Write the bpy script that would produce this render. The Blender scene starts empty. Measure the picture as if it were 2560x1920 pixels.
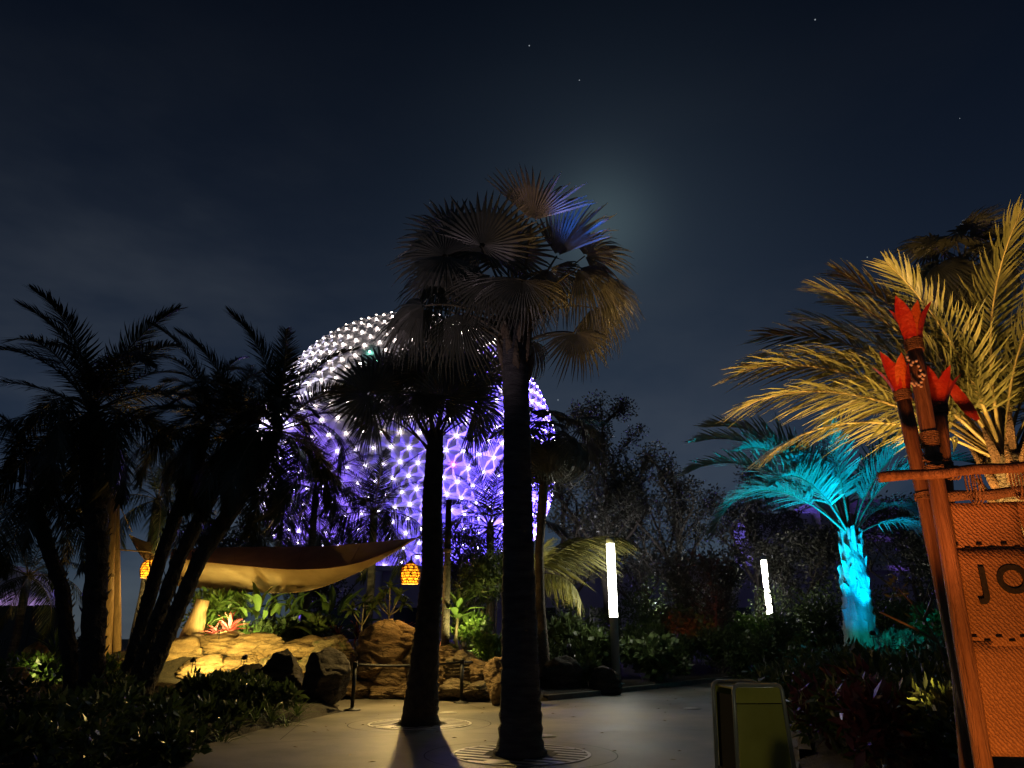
import bpy, bmesh, math, random
import numpy as np
from mathutils import Vector, Matrix, noise

R = math.radians
random.seed(7)
rng = np.random.default_rng(7)
sc = bpy.context.scene
COL = sc.collection

# ------------------------------------------------------------------ camera
CAM_H, PITCH, FPX = 1.5, R(19.7), 1775.0
cd = bpy.data.cameras.new('camera')
cd.sensor_width = 36
cd.lens = 36 * FPX / 2560
cd.clip_end = 3000
cam = bpy.data.objects.new('camera', cd)
COL.objects.link(cam)
cam.location = (0, 0, CAM_H)
cam.rotation_euler = (R(90) + PITCH, 0, 0)
sc.camera = cam


def ray(x, y):
    u, v = (x - 1280) / FPX, (960 - y) / FPX
    c, s = math.cos(PITCH), math.sin(PITCH)
    return Vector((u, c - v * s, s + v * c))


def at(x, y, Y):
    """World point at distance Y ahead whose picture position is (x, y) in photograph pixels."""
    d = ray(x, y)
    return Vector((0, 0, CAM_H)) + d * (Y / d.y)


def gnd(x, y, z=0.0):
    d = ray(x, y)
    return Vector((0, 0, CAM_H)) + d * ((z - CAM_H) / d.z)


# ------------------------------------------------------------------ sky and moon
MOON = ray(1500, 560).normalized()
MOON_EL = math.asin(MOON.z)
MOON_AZ = math.atan2(MOON.x, MOON.y)
world = bpy.data.worlds.new('World')
sc.world = world
world.use_nodes = True
wt = world.node_tree
wt.nodes.clear()


def wn(t, **kw):
    n = wt.nodes.new(t)
    for k, v in kw.items():
        setattr(n, k, v)
    return n


def wmath(op, a, b=None, c=None):
    n = wn('ShaderNodeMath', operation=op)
    for i, v in enumerate((a, b, c)):
        if v is None:
            continue
        if isinstance(v, (int, float)):
            n.inputs[i].default_value = v
        else:
            wt.links.new(v, n.inputs[i])
    return n.outputs[0]


def wscale(col, fac):
    n = wn('ShaderNodeVectorMath', operation='SCALE')
    if isinstance(col, tuple):
        n.inputs[0].default_value = col
    else:
        wt.links.new(col, n.inputs[0])
    if isinstance(fac, (int, float)):
        n.inputs['Scale'].default_value = fac
    else:
        wt.links.new(fac, n.inputs['Scale'])
    return n.outputs[0]


def wadd(a, b):
    n = wn('ShaderNodeVectorMath', operation='ADD')
    wt.links.new(a, n.inputs[0])
    wt.links.new(b, n.inputs[1])
    return n.outputs[0]


tc = wn('ShaderNodeTexCoord')
sky = wn('ShaderNodeTexSky', sky_type='NISHITA', sun_disc=False)
sky.sun_elevation = MOON_EL
sky.sun_rotation = MOON_AZ
sky.air_density = 1.0
sky.dust_density = 0.6
sepd = wn('ShaderNodeSeparateXYZ')
wt.links.new(tc.outputs['Generated'], sepd.inputs[0])
dot = wn('ShaderNodeVectorMath', operation='DOT_PRODUCT')
wt.links.new(tc.outputs['Generated'], dot.inputs[0])
dot.inputs[1].default_value = MOON
d0 = wmath('MAXIMUM', dot.outputs['Value'], 0.0)
halo = wmath('MULTIPLY', wmath('POWER', d0, 420.0), 0.046)
halo2 = wmath('MULTIPLY', wmath('POWER', d0, 44.0), 0.0085)
zel = wmath('MAXIMUM', sepd.outputs['Z'], 0.0)
low = wmath('POWER', wmath('SUBTRACT', 1.0, zel), 2.6)           # nearer the horizon, more lamplight on the air
cmap = wn('ShaderNodeMapping')
cmap.inputs['Scale'].default_value = (1.0, 1.0, 2.6)
wt.links.new(tc.outputs['Generated'], cmap.inputs[0])
cn = wn('ShaderNodeTexNoise')
cn.inputs['Scale'].default_value = 2.3
cn.inputs['Detail'].default_value = 5
cn.inputs['Roughness'].default_value = 0.55
wt.links.new(cmap.outputs[0], cn.inputs['Vector'])
cl = wmath('MULTIPLY', wmath('MAXIMUM', wmath('SUBTRACT', cn.outputs['Fac'], 0.47), 0.0), 4.5)
cl = wmath('MULTIPLY', cl, wmath('POWER', low, 1.6))
tint = wn('ShaderNodeVectorMath', operation='MULTIPLY')
wt.links.new(sky.outputs[0], tint.inputs[0])
tint.inputs[1].default_value = (0.50, 0.80, 1.30)
SKY = wscale(tint.outputs[0], wmath('MULTIPLY', wmath('SUBTRACT', 1.12, zel), 0.0030))
top = wn('ShaderNodeMixRGB', blend_type='MULTIPLY')
SKY = wadd(SKY, wscale((0.62, 0.95, 0.95), halo))
SKY = wadd(SKY, wscale((0.40, 0.72, 1.0), halo2))
SKY = wadd(SKY, wscale((0.0150, 0.0220, 0.0370), low))
SKY = wadd(SKY, wscale((0.060, 0.062, 0.058), cl))
dl = wn('ShaderNodeVectorMath', operation='DOT_PRODUCT')          # thin cloud bank lit by the park, low at the left
wt.links.new(tc.outputs['Generated'], dl.inputs[0])
dl.inputs[1].default_value = ray(330, 800).normalized()
bank = wmath('MULTIPLY', wmath('POWER', wmath('MAXIMUM', dl.outputs['Value'], 0.0), 34.0), wmath('MAXIMUM', wmath('SUBTRACT', wmath('MULTIPLY', cn.outputs['Fac'], 2.4), 0.75), 0.0))
SKY = wadd(SKY, wscale((0.0165, 0.0195, 0.0225), bank))
vor = wn('ShaderNodeTexVoronoi')
vor.inputs['Scale'].default_value = 45
wt.links.new(tc.outputs['Generated'], vor.inputs['Vector'])
sepc = wn('ShaderNodeSeparateColor')
wt.links.new(vor.outputs['Color'], sepc.inputs[0])
star = wmath('MULTIPLY', wmath('LESS_THAN', vor.outputs['Distance'], 0.035), wmath('GREATER_THAN', sepc.outputs[0], 0.87))
SKY = wadd(SKY, wscale((0.8, 0.9, 1.0), wmath('MULTIPLY', star, 0.35)))
bg = wn('ShaderNodeBackground')
bg.inputs['Strength'].default_value = 1.0
wt.links.new(SKY, bg.inputs['Color'])
wo = wn('ShaderNodeOutputWorld')
wt.links.new(bg.outputs[0], wo.inputs[0])
wt.nodes.remove(top)

sd = bpy.data.lights.new('moonlight', 'SUN')
sd.energy = 0.05
sd.angle = R(0.6)
sd.color = (0.75, 0.88, 1.0)
so = bpy.data.objects.new('moonlight', sd)
COL.objects.link(so)
so.location = (0, 0, 60)
so.rotation_euler = (-MOON).to_track_quat('-Z', 'Y').to_euler()

sc.view_settings.view_transform = 'Standard'
sc.view_settings.look = 'None'
sc.view_settings.exposure = 0.0
sc.view_settings.gamma = 1.0
sc.view_settings.use_curve_mapping = False
sc.render.engine = 'CYCLES'
cy = sc.cycles
cy.use_denoising = True
cy.use_light_tree = True
cy.max_bounces = 4
cy.diffuse_bounces = 2
cy.glossy_bounces = 2
cy.transmission_bounces = 3
cy.transparent_max_bounces = 6
cy.sample_clamp_indirect = 2.0
cy.caustics_reflective = False
cy.caustics_refractive = False

# ------------------------------------------------------------------ materials
MATS = {}


def lk(nt, a, b):
    nt.links.new(a, b)


def mat(name, c1, c2=None, rough=0.6, scale=6.0, bump=0.0, bscale=None, metal=0.0, spec=0.5, trans=0.0, stretch=None,
        emit=None, estr=0.0, detail=4, coat=0.0, vein=None):
    m = bpy.data.materials.new(name)
    m.use_nodes = True
    nt = m.node_tree
    b = nt.nodes['Principled BSDF']
    b.inputs['Roughness'].default_value = rough
    b.inputs['Metallic'].default_value = metal
    b.inputs['Specular IOR Level'].default_value = spec
    b.inputs['Coat Weight'].default_value = coat
    tcn = nt.nodes.new('ShaderNodeTexCoord')
    vec = tcn.outputs['Object']
    if stretch:
        mp = nt.nodes.new('ShaderNodeMapping')
        mp.inputs['Scale'].default_value = stretch
        lk(nt, vec, mp.inputs[0])
        vec = mp.outputs[0]
    if c2 is not None:
        n = nt.nodes.new('ShaderNodeTexNoise')
        n.inputs['Scale'].default_value = scale
        n.inputs['Detail'].default_value = detail
        lk(nt, vec, n.inputs['Vector'])
        r = nt.nodes.new('ShaderNodeValToRGB')
        r.color_ramp.elements[0].position = 0.32
        r.color_ramp.elements[1].position = 0.68
        r.color_ramp.elements[0].color = (*c1, 1)
        r.color_ramp.elements[1].color = (*c2, 1)
        lk(nt, n.outputs['Fac'], r.inputs[0])
        col = r.outputs[0]
        oi = nt.nodes.new('ShaderNodeObjectInfo')
        hs = nt.nodes.new('ShaderNodeHueSaturation')
        mr = nt.nodes.new('ShaderNodeMapRange')
        mr.inputs['To Min'].default_value = 0.8
        mr.inputs['To Max'].default_value = 1.2
        lk(nt, oi.outputs['Random'], mr.inputs['Value'])
        lk(nt, mr.outputs[0], hs.inputs['Value'])
        lk(nt, col, hs.inputs['Color'])
        col = hs.outputs[0]
        lk(nt, col, b.inputs['Base Color'])
        rr = nt.nodes.new('ShaderNodeMapRange')
        rr.inputs['To Min'].default_value = max(0.05, rough - 0.12)
        rr.inputs['To Max'].default_value = min(1.0, rough + 0.12)
        lk(nt, n.outputs['Fac'], rr.inputs['Value'])
        lk(nt, rr.outputs[0], b.inputs['Roughness'])
    else:
        b.inputs['Base Color'].default_value = (*c1, 1)
        col = None
    if bump:
        n2 = nt.nodes.new('ShaderNodeTexNoise')
        n2.inputs['Scale'].default_value = bscale or scale * 3
        n2.inputs['Detail'].default_value = 6
        lk(nt, vec, n2.inputs['Vector'])
        bp = nt.nodes.new('ShaderNodeBump')
        bp.inputs['Strength'].default_value = min(1.0, bump)
        bp.inputs['Distance'].default_value = 0.05
        lk(nt, n2.outputs['Fac'], bp.inputs['Height'])
        lk(nt, bp.outputs[0], b.inputs['Normal'])
    if emit:
        b.inputs['Emission Color'].default_value = (*emit, 1)
        b.inputs['Emission Strength'].default_value = estr
    if trans:
        t = nt.nodes.new('ShaderNodeBsdfTranslucent')
        if col is not None:
            lk(nt, col, t.inputs['Color'])
        else:
            t.inputs['Color'].default_value = (*c1, 1)
        mx = nt.nodes.new('ShaderNodeMixShader')
        mx.inputs[0].default_value = trans
        lk(nt, b.outputs[0], mx.inputs[1])
        lk(nt, t.outputs[0], mx.inputs[2])
        lk(nt, mx.outputs[0], nt.nodes['Material Output'].inputs['Surface'])
    MATS[name] = m
    return m


M_LEAF_FAN = mat('fan_leaf', (0.080, 0.084, 0.066), (0.15, 0.145, 0.12), rough=0.42, scale=3, trans=0.22)
M_LEAF_DATE = mat('date_leaf', (0.022, 0.034, 0.016), (0.050, 0.062, 0.030), rough=0.36, scale=4, trans=0.15)
M_LEAF_COCO = mat('coconut_leaf', (0.12, 0.125, 0.045), (0.23, 0.215, 0.085), rough=0.42, scale=3, trans=0.25)
M_LEAF_SILV = mat('jelly_leaf', (0.10, 0.15, 0.12), (0.22, 0.27, 0.22), rough=0.45, scale=3, trans=0.2)
M_RACHIS = mat('gold_rachis', (0.26, 0.20, 0.08), (0.38, 0.30, 0.13), rough=0.45, scale=5)
M_STALK = mat('leaf_stalk', (0.10, 0.085, 0.05), (0.17, 0.14, 0.09), rough=0.5, scale=5)
M_BARK = mat('palm_bark', (0.070, 0.064, 0.066), (0.18, 0.165, 0.165), rough=0.85, scale=3, bump=1.0, bscale=16, stretch=(1, 1, 5))
M_BARK_DK = mat('shaggy_bark', (0.028, 0.022, 0.017), (0.075, 0.058, 0.042), rough=0.9, scale=7, bump=1.0, bscale=22)
M_BARK_GOLD = mat('coconut_bark', (0.12, 0.09, 0.06), (0.24, 0.18, 0.12), rough=0.85, scale=7, bump=1.0, bscale=20)
M_BOOT = mat('leaf_boot', (0.16, 0.17, 0.15), (0.36, 0.36, 0.32), rough=0.75, scale=5, bump=0.8, bscale=24, stretch=(1, 1, 0.35))
M_TREE = mat('tree_bark', (0.05, 0.042, 0.034), (0.11, 0.09, 0.07), rough=0.9, scale=5, bump=0.8)
M_TLEAF = mat('tree_leaf', (0.060, 0.062, 0.045), (0.14, 0.135, 0.11), rough=0.38, scale=1.2, trans=0.15)
M_SHRUB = mat('shrub_leaf', (0.035, 0.06, 0.018), (0.085, 0.12, 0.035), rough=0.38, scale=3, trans=0.22)
M_LIME = mat('lime_leaf', (0.07, 0.14, 0.025), (0.15, 0.23, 0.05), rough=0.36, scale=3, trans=0.3)
M_BAN = mat('banana_leaf', (0.07, 0.13, 0.03), (0.13, 0.20, 0.05), rough=0.33, scale=3, trans=0.3, stretch=(6, 1, 1))
M_REDLF = mat('cordyline_leaf', (0.06, 0.012, 0.016), (0.13, 0.028, 0.035), rough=0.35, scale=5, trans=0.2)
M_BROM = mat('bromeliad_leaf', (0.42, 0.06, 0.07), (0.55, 0.12, 0.12), rough=0.35, scale=4, trans=0.25)
def rockmat(name, c1, c2, moss, sc=1.0):
    """Bedded stone: colour bands, dark cracks, moss patches and grit."""
    m = bpy.data.materials.new(name)
    m.use_nodes = True
    nt = m.node_tree
    b = nt.nodes['Principled BSDF']
    b.inputs['Roughness'].default_value = 0.88
    b.inputs['Specular IOR Level'].default_value = 0.25
    tcn = nt.nodes.new('ShaderNodeTexCoord')
    mp = nt.nodes.new('ShaderNodeMapping')
    mp.inputs['Scale'].default_value = (1, 1, 2.4)
    lk(nt, tcn.outputs['Object'], mp.inputs[0])

    def nz(scale, detail, vec, rough=0.6):
        n = nt.nodes.new('ShaderNodeTexNoise')
        n.inputs['Scale'].default_value = scale * sc
        n.inputs['Detail'].default_value = detail
        n.inputs['Roughness'].default_value = rough
        lk(nt, vec, n.inputs['Vector'])
        return n.outputs['Fac']

    def ramp(fac, p0, p1, a, c):
        r = nt.nodes.new('ShaderNodeValToRGB')
        r.color_ramp.elements[0].position, r.color_ramp.elements[1].position = p0, p1
        r.color_ramp.elements[0].color, r.color_ramp.elements[1].color = (*a, 1), (*c, 1)
        lk(nt, fac, r.inputs[0])
        return r.outputs[0]

    def mix(fac, a, c, bt='MIX'):
        n = nt.nodes.new('ShaderNodeMixRGB')
        n.blend_type = bt
        if isinstance(fac, float):
            n.inputs[0].default_value = fac
        else:
            lk(nt, fac, n.inputs[0])
        for q, v in ((1, a), (2, c)):
            if isinstance(v, tuple):
                n.inputs[q].default_value = (*v, 1)
            else:
                lk(nt, v, n.inputs[q])
        return n.outputs[0]
    warp = nt.nodes.new('ShaderNodeVectorMath')
    warp.operation = 'MULTIPLY_ADD'
    wn_ = nt.nodes.new('ShaderNodeTexNoise')
    wn_.inputs['Scale'].default_value = 1.7
    wn_.inputs['Detail'].default_value = 4
    lk(nt, mp.outputs[0], wn_.inputs['Vector'])
    lk(nt, wn_.outputs['Color'], warp.inputs[0])
    warp.inputs[1].default_value = (1.6, 1.6, 1.1)
    lk(nt, mp.outputs[0], warp.inputs[2])
    vo = nt.nodes.new('ShaderNodeTexVoronoi')
    vo.feature = 'DISTANCE_TO_EDGE'
    vo.inputs['Scale'].default_value = 0.75 * sc
    lk(nt, warp.outputs[0], vo.inputs['Vector'])
    crack = ramp(vo.outputs['Distance'], 0.0, 0.03, (0.35, 0.35, 0.35), (1, 1, 1))
    wv = nt.nodes.new('ShaderNodeTexWave')
    wv.bands_direction = 'Z'
    wv.inputs['Scale'].default_value = 1.6
    wv.inputs['Distortion'].default_value = 7
    wv.inputs['Detail'].default_value = 5
    lk(nt, tcn.outputs['Object'], wv.inputs['Vector'])
    base = ramp(nz(1.3, 8, mp.outputs[0]), 0.3, 0.7, c1, c2)
    base = mix(0.45, base, ramp(wv.outputs['Fac'], 0.2, 0.9, (0.55, 0.52, 0.48), (1.15, 1.1, 1.0)), 'MULTIPLY')
    base = mix(0.7, base, ramp(nz(26, 3, tcn.outputs['Object']), 0.3, 0.7, (0.6, 0.6, 0.6), (1.15, 1.15, 1.15)), 'MULTIPLY')
    base = mix(ramp(nz(2.3, 6, tcn.outputs['Object']), 0.60 - moss, 0.70 - moss, (0, 0, 0), (1, 1, 1)), base, (0.07, 0.075, 0.03))
    base = mix(crack, (0.04, 0.028, 0.018), base)
    lk(nt, base, b.inputs['Base Color'])
    h = nt.nodes.new('ShaderNodeMath')
    h.operation = 'MULTIPLY_ADD'
    h.inputs[1].default_value = 0.35
    lk(nt, crack, h.inputs[0])
    lk(nt, nz(5, 10, mp.outputs[0], 0.7), h.inputs[2])
    bp = nt.nodes.new('ShaderNodeBump')
    bp.inputs['Strength'].default_value = 1.0
    bp.inputs['Distance'].default_value = 0.09
    lk(nt, h.outputs[0], bp.inputs['Height'])
    lk(nt, bp.outputs[0], b.inputs['Normal'])
    return m


M_ROCK = rockmat('sandstone', (0.20, 0.13, 0.065), (0.40, 0.29, 0.16), -0.06)
M_ROCKG = rockmat('mossy_stone', (0.15, 0.12, 0.075), (0.33, 0.26, 0.16), 0.06, 1.5)
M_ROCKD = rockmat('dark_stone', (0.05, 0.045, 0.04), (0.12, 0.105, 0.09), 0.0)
M_SOIL = mat('mulch', (0.018, 0.014, 0.010), (0.05, 0.038, 0.026), rough=0.95, scale=9, bump=1.0, bscale=40)
M_STEEL = mat('grate_metal', (0.40, 0.38, 0.38), (0.52, 0.50, 0.50), rough=0.45, scale=12, metal=0.25)
M_PIT = mat('grate_pit', (0.012, 0.011, 0.010), rough=0.95)
M_BLACK = mat('black_metal', (0.012, 0.012, 0.013), rough=0.5, spec=0.3)
M_MATBLK = mat('matt_black_panel', (0.010, 0.010, 0.010), rough=0.95, spec=0.1)
M_BELT = mat('black_webbing', (0.010, 0.010, 0.011), rough=0.8)
M_GREY = mat('painted_grey_metal', (0.42, 0.42, 0.40), (0.50, 0.50, 0.48), rough=0.4, scale=8)
M_WOOD = mat('post_wood', (0.20, 0.115, 0.05), (0.36, 0.22, 0.10), rough=0.75, scale=4, bump=0.6, bscale=14, stretch=(6, 6, 0.6))
M_BAMBOO = mat('pole_wood', (0.20, 0.105, 0.045), (0.40, 0.23, 0.11), rough=0.55, scale=5, bump=0.6, bscale=18, stretch=(7, 7, 0.5))
M_ROPE = mat('rope', (0.30, 0.19, 0.10), (0.46, 0.31, 0.18), rough=0.9, scale=30, bump=1.0, bscale=90)
M_SAIL = mat('tan_sailcloth', (0.20, 0.125, 0.052), (0.27, 0.175, 0.08), rough=0.85, scale=2.5, bump=0.25, bscale=60, trans=0.15)
M_SAILR = mat('brown_sailcloth', (0.27, 0.15, 0.09), (0.36, 0.20, 0.12), rough=0.85, scale=2.5, bump=0.25, bscale=60, trans=0.5)
M_OLIVE = mat('olive_paint', (0.30, 0.28, 0.03), (0.38, 0.35, 0.05), rough=0.38, scale=3)
M_BINFR = mat('bin_frame_metal', (0.30, 0.30, 0.27), (0.38, 0.38, 0.34), rough=0.35, scale=6, metal=0.3)
M_PETAL = mat('red_petal', (0.62, 0.035, 0.02), (0.78, 0.11, 0.03), rough=0.5, scale=7, bump=0.4, bscale=30, trans=0.12)
M_PETALM = mat('magenta_petal', (0.60, 0.03, 0.10), (0.70, 0.05, 0.07), rough=0.5, scale=7, bump=0.4, bscale=30, trans=0.12)
M_PETALO = mat('orange_petal', (0.70, 0.14, 0.02), (0.80, 0.25, 0.04), rough=0.5, scale=7, bump=0.4, bscale=30, trans=0.12)
M_SHELL = mat('cowrie_shell', (0.62, 0.56, 0.46), (0.75, 0.70, 0.60), rough=0.3, scale=20)
M_INK = mat('dark_letter_paint', (0.010, 0.012, 0.010), (0.03, 0.03, 0.026), rough=0.85, scale=60)
M_STITCH = mat('dark_stitch_slot', (0.012, 0.007, 0.004), rough=0.95)
M_WALLD = mat('black_hoarding', (0.010, 0.011, 0.013), (0.014, 0.015, 0.018), rough=0.5, scale=2)
M_WALLT = mat('grey_lettering', (0.20, 0.20, 0.21), rough=0.7)
M_WHITE = mat('pale_panel', (0.66, 0.65, 0.70), (0.78, 0.76, 0.82), rough=0.32, scale=0.4)
M_CORE = mat('sphere_core', (0.10, 0.09, 0.14), rough=0.8)
M_STONEW = mat('pavilion_render', (0.48, 0.46, 0.48), (0.58, 0.56, 0.58), rough=0.8, scale=0.6)
M_DKGLASS = mat('dark_glass', (0.02, 0.02, 0.03), rough=0.12)
M_LAMP = mat('sphere_lamp', (0.9, 0.9, 0.9), emit=(1.0, 0.84, 0.74), estr=16)
M_LAMPV = mat('sphere_lamp_violet', (0.9, 0.9, 0.9), emit=(0.86, 0.74, 1.0), estr=15)
M_LAMPG = mat('sphere_lamp_green', (0.9, 0.9, 0.9), emit=(0.30, 1.0, 0.72), estr=14)
M_LAMPP = mat('sphere_lamp_pink', (0.9, 0.9, 0.9), emit=(1.0, 0.25, 0.75), estr=14)
M_TUBE = mat('lamp_diffuser', (0.9, 0.9, 0.85), emit=(1.0, 0.97, 0.80), estr=26)
M_BULB = mat('lantern_bulb', (0.9, 0.8, 0.5), emit=(1.0, 0.66, 0.20), estr=60)
M_AMBER = mat('amber_liner', (0.50, 0.20, 0.015), (0.74, 0.36, 0.05), rough=0.6, trans=0.8, scale=30)
M_WICKER = mat('wicker', (0.20, 0.10, 0.03), (0.34, 0.18, 0.06), rough=0.7, scale=20)
M_LENS = mat('spotlight_lens', (0.7, 0.7, 0.7), rough=0.2)
M_FIBRE = mat('palm_fibre', (0.10, 0.055, 0.03), (0.22, 0.12, 0.06), rough=0.95, scale=9, bump=1.0, bscale=40)


def concrete():
    m = bpy.data.materials.new('plaza_concrete')
    m.use_nodes = True
    nt = m.node_tree
    b = nt.nodes['Principled BSDF']
    tcn = nt.nodes.new('ShaderNodeTexCoord')
    big = nt.nodes.new('ShaderNodeTexNoise')
    big.inputs['Scale'].default_value = 0.55
    big.inputs['Detail'].default_value = 10
    big.inputs['Roughness'].default_value = 0.62
    fine = nt.nodes.new('ShaderNodeTexNoise')
    fine.inputs['Scale'].default_value = 55
    fine.inputs['Detail'].default_value = 3
    fleck = nt.nodes.new('ShaderNodeTexVoronoi')
    fleck.inputs['Scale'].default_value = 26
    for n in (big, fine, fleck):
        lk(nt, tcn.outputs['Object'], n.inputs['Vector'])
    r1 = nt.nodes.new('ShaderNodeValToRGB')
    r1.color_ramp.elements[0].color = (0.058, 0.053, 0.046, 1)
    r1.color_ramp.elements[1].color = (0.25, 0.225, 0.19, 1)
    r1.color_ramp.elements[0].position = 0.36
    r1.color_ramp.elements[1].position = 0.66
    lk(nt, big.outputs['Fac'], r1.inputs[0])
    r2 = nt.nodes.new('ShaderNodeValToRGB')
    r2.color_ramp.elements[0].color = (0.55, 0.55, 0.55, 1)
    r2.color_ramp.elements[1].color = (1.2, 1.2, 1.2, 1)
    lk(nt, fine.outputs['Fac'], r2.inputs[0])
    mx = nt.nodes.new('ShaderNodeMixRGB')
    mx.blend_type = 'MULTIPLY'
    mx.inputs[0].default_value = 1
    lk(nt, r1.outputs[0], mx.inputs[1])
    lk(nt, r2.outputs[0], mx.inputs[2])
    r3 = nt.nodes.new('ShaderNodeValToRGB')
    r3.color_ramp.elements[0].position = 0.05
    r3.color_ramp.elements[1].position = 0.11
    r3.color_ramp.elements[0].color = (1, 1, 1, 1)
    r3.color_ramp.elements[1].color = (0, 0, 0, 1)
    lk(nt, fleck.outputs['Distance'], r3.inputs[0])
    mx2 = nt.nodes.new('ShaderNodeMixRGB')
    lk(nt, r3.outputs[0], mx2.inputs[0])
    lk(nt, mx.outputs[0], mx2.inputs[1])
    mx2.inputs[2].default_value = (0.42, 0.38, 0.33, 1)
    lk(nt, mx2.outputs[0], b.inputs['Base Color'])
    rr = nt.nodes.new('ShaderNodeMapRange')
    rr.inputs['To Min'].default_value = 0.38
    rr.inputs['To Max'].default_value = 0.72
    lk(nt, big.outputs['Fac'], rr.inputs['Value'])
    lk(nt, rr.outputs[0], b.inputs['Roughness'])
    bp = nt.nodes.new('ShaderNodeBump')
    bp.inputs['Strength'].default_value = 0.35
    bp.inputs['Distance'].default_value = 0.01
    lk(nt, fine.outputs['Fac'], bp.inputs['Height'])
    lk(nt, bp.outputs[0], b.inputs['Normal'])
    return m


def burlap():
    m = bpy.data.materials.new('burlap_weave')
    m.use_nodes = True
    nt = m.node_tree
    b = nt.nodes['Principled BSDF']
    b.inputs['Roughness'].default_value = 0.9
    tcn = nt.nodes.new('ShaderNodeTexCoord')
    mp = nt.nodes.new('ShaderNodeMapping')
    mp.inputs['Rotation'].default_value = (0, R(38), 0)
    lk(nt, tcn.outputs['Object'], mp.inputs[0])
    w = nt.nodes.new('ShaderNodeTexWave')
    w.bands_direction = 'X'
    w.inputs['Scale'].default_value = 14
    w.inputs['Distortion'].default_value = 5
    w.inputs['Detail'].default_value = 4
    w.inputs['Detail Scale'].default_value = 4
    lk(nt, mp.outputs[0], w.inputs['Vector'])
    n = nt.nodes.new('ShaderNodeTexNoise')
    n.inputs['Scale'].default_value = 70
    n.inputs['Detail'].default_value = 4
    lk(nt, tcn.outputs['Object'], n.inputs['Vector'])
    ad = nt.nodes.new('ShaderNodeMath')
    ad.operation = 'ADD'
    lk(nt, w.outputs['Fac'], ad.inputs[0])
    lk(nt, n.outputs['Fac'], ad.inputs[1])
    r = nt.nodes.new('ShaderNodeValToRGB')
    r.color_ramp.elements[0].position = 0.35
    r.color_ramp.elements[1].position = 1.0
    r.color_ramp.elements[0].color = (0.27, 0.15, 0.065, 1)
    r.color_ramp.elements[1].color = (0.50, 0.30, 0.14, 1)
    mr = nt.nodes.new('ShaderNodeMath')
    mr.operation = 'MULTIPLY'
    mr.inputs[1].default_value = 0.6
    lk(nt, ad.outputs[0], mr.inputs[0])
    lk(nt, mr.outputs[0], r.inputs[0])
    lk(nt, r.outputs[0], b.inputs['Base Color'])
    bp = nt.nodes.new('ShaderNodeBump')
    bp.inputs['Strength'].default_value = 0.7
    bp.inputs['Distance'].default_value = 0.008
    lk(nt, ad.outputs[0], bp.inputs['Height'])
    lk(nt, bp.outputs[0], b.inputs['Normal'])
    return m


M_CONC = concrete()
M_BURLAP = burlap()

# ------------------------------------------------------------------ mesh helpers


class MB:
    def __init__(self):
        self.v, self.f = [], []

    def add(self, vs, fs):
        o = len(self.v)
        self.v += [tuple(p) for p in vs]
        self.f += [tuple(i + o for i in f) for f in fs]
        return self

    def box(self, c, s, rot=None):
        x, y, z = s[0] / 2, s[1] / 2, s[2] / 2
        P = [Vector(p) for p in ((-x, -y, -z), (x, -y, -z), (x, y, -z), (-x, y, -z), (-x, -y, z), (x, -y, z), (x, y, z), (-x, y, z))]
        if rot is not None:
            P = [rot @ p for p in P]
        c = Vector(c)
        return self.add([p + c for p in P], [(0, 3, 2, 1), (4, 5, 6, 7), (0, 1, 5, 4), (1, 2, 6, 5), (2, 3, 7, 6), (3, 0, 4, 7)])

    def tube(self, pts, rad, n=10, cap=True, jit=0.0, flat=1.0):
        pts = [Vector(p) for p in pts]
        m = len(pts)
        if not hasattr(rad, '__len__'):
            rad = [rad] * m
        vs, fs = [], []
        up = None
        for i, p in enumerate(pts):
            t = (pts[min(i + 1, m - 1)] - pts[max(i - 1, 0)]).normalized()
            if up is None:
                up = Vector((0, 0, 1)) if abs(t.z) < 0.9 else Vector((0, 1, 0))
            a = t.cross(up).normalized()
            b = a.cross(t).normalized()
            up = b
            for k in range(n):
                q = 2 * math.pi * k / n
                r = rad[i] * (1 + jit * (random.random() - 0.5))
                vs.append(p + a * (math.cos(q) * r) + b * (math.sin(q) * r * flat))
        for i in range(m - 1):
            for k in range(n):
                k2 = (k + 1) % n
                fs.append((i * n + k, i * n + k2, (i + 1) * n + k2, (i + 1) * n + k))
        if cap:
            fs.append(tuple(range(n))[::-1])
            fs.append(tuple((m - 1) * n + k for k in range(n)))
        return self.add(vs, fs)

    def lathe(self, prof, n=20, c=(0, 0, 0)):
        c = Vector(c)
        vs = [c + Vector((r * math.cos(2 * math.pi * k / n), r * math.sin(2 * math.pi * k / n), z)) for r, z in prof for k in range(n)]
        fs = []
        for i in range(len(prof) - 1):
            for k in range(n):
                k2 = (k + 1) % n
                fs.append((i * n + k, i * n + k2, (i + 1) * n + k2, (i + 1) * n + k))
        fs.append(tuple(range(n))[::-1])
        fs.append(tuple((len(prof) - 1) * n + k for k in range(n)))
        return self.add(vs, fs)

    def mesh(self, name, m=None, smooth=True):
        me = bpy.data.meshes.new(name)
        me.from_pydata(self.v, [], self.f)
        if m:
            me.materials.append(m)
        if smooth:
            me.polygons.foreach_set('use_smooth', [True] * len(me.polygons))
        return me


def quick(name, V, k, m):
    """Mesh from an array of separate k-cornered faces: V is (faces*k, 3)."""
    V = np.asarray(V, dtype=np.float32).reshape(-1, 3)
    nf = len(V) // k
    me = bpy.data.meshes.new(name)
    me.vertices.add(len(V))
    me.vertices.foreach_set('co', V.ravel())
    me.loops.add(len(V))
    me.loops.foreach_set('vertex_index', np.arange(len(V), dtype=np.int32))
    me.polygons.add(nf)
    me.polygons.foreach_set('loop_start', np.arange(0, len(V), k, dtype=np.int32))
    me.update(calc_edges=True)
    me.materials.append(m)
    return me


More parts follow.
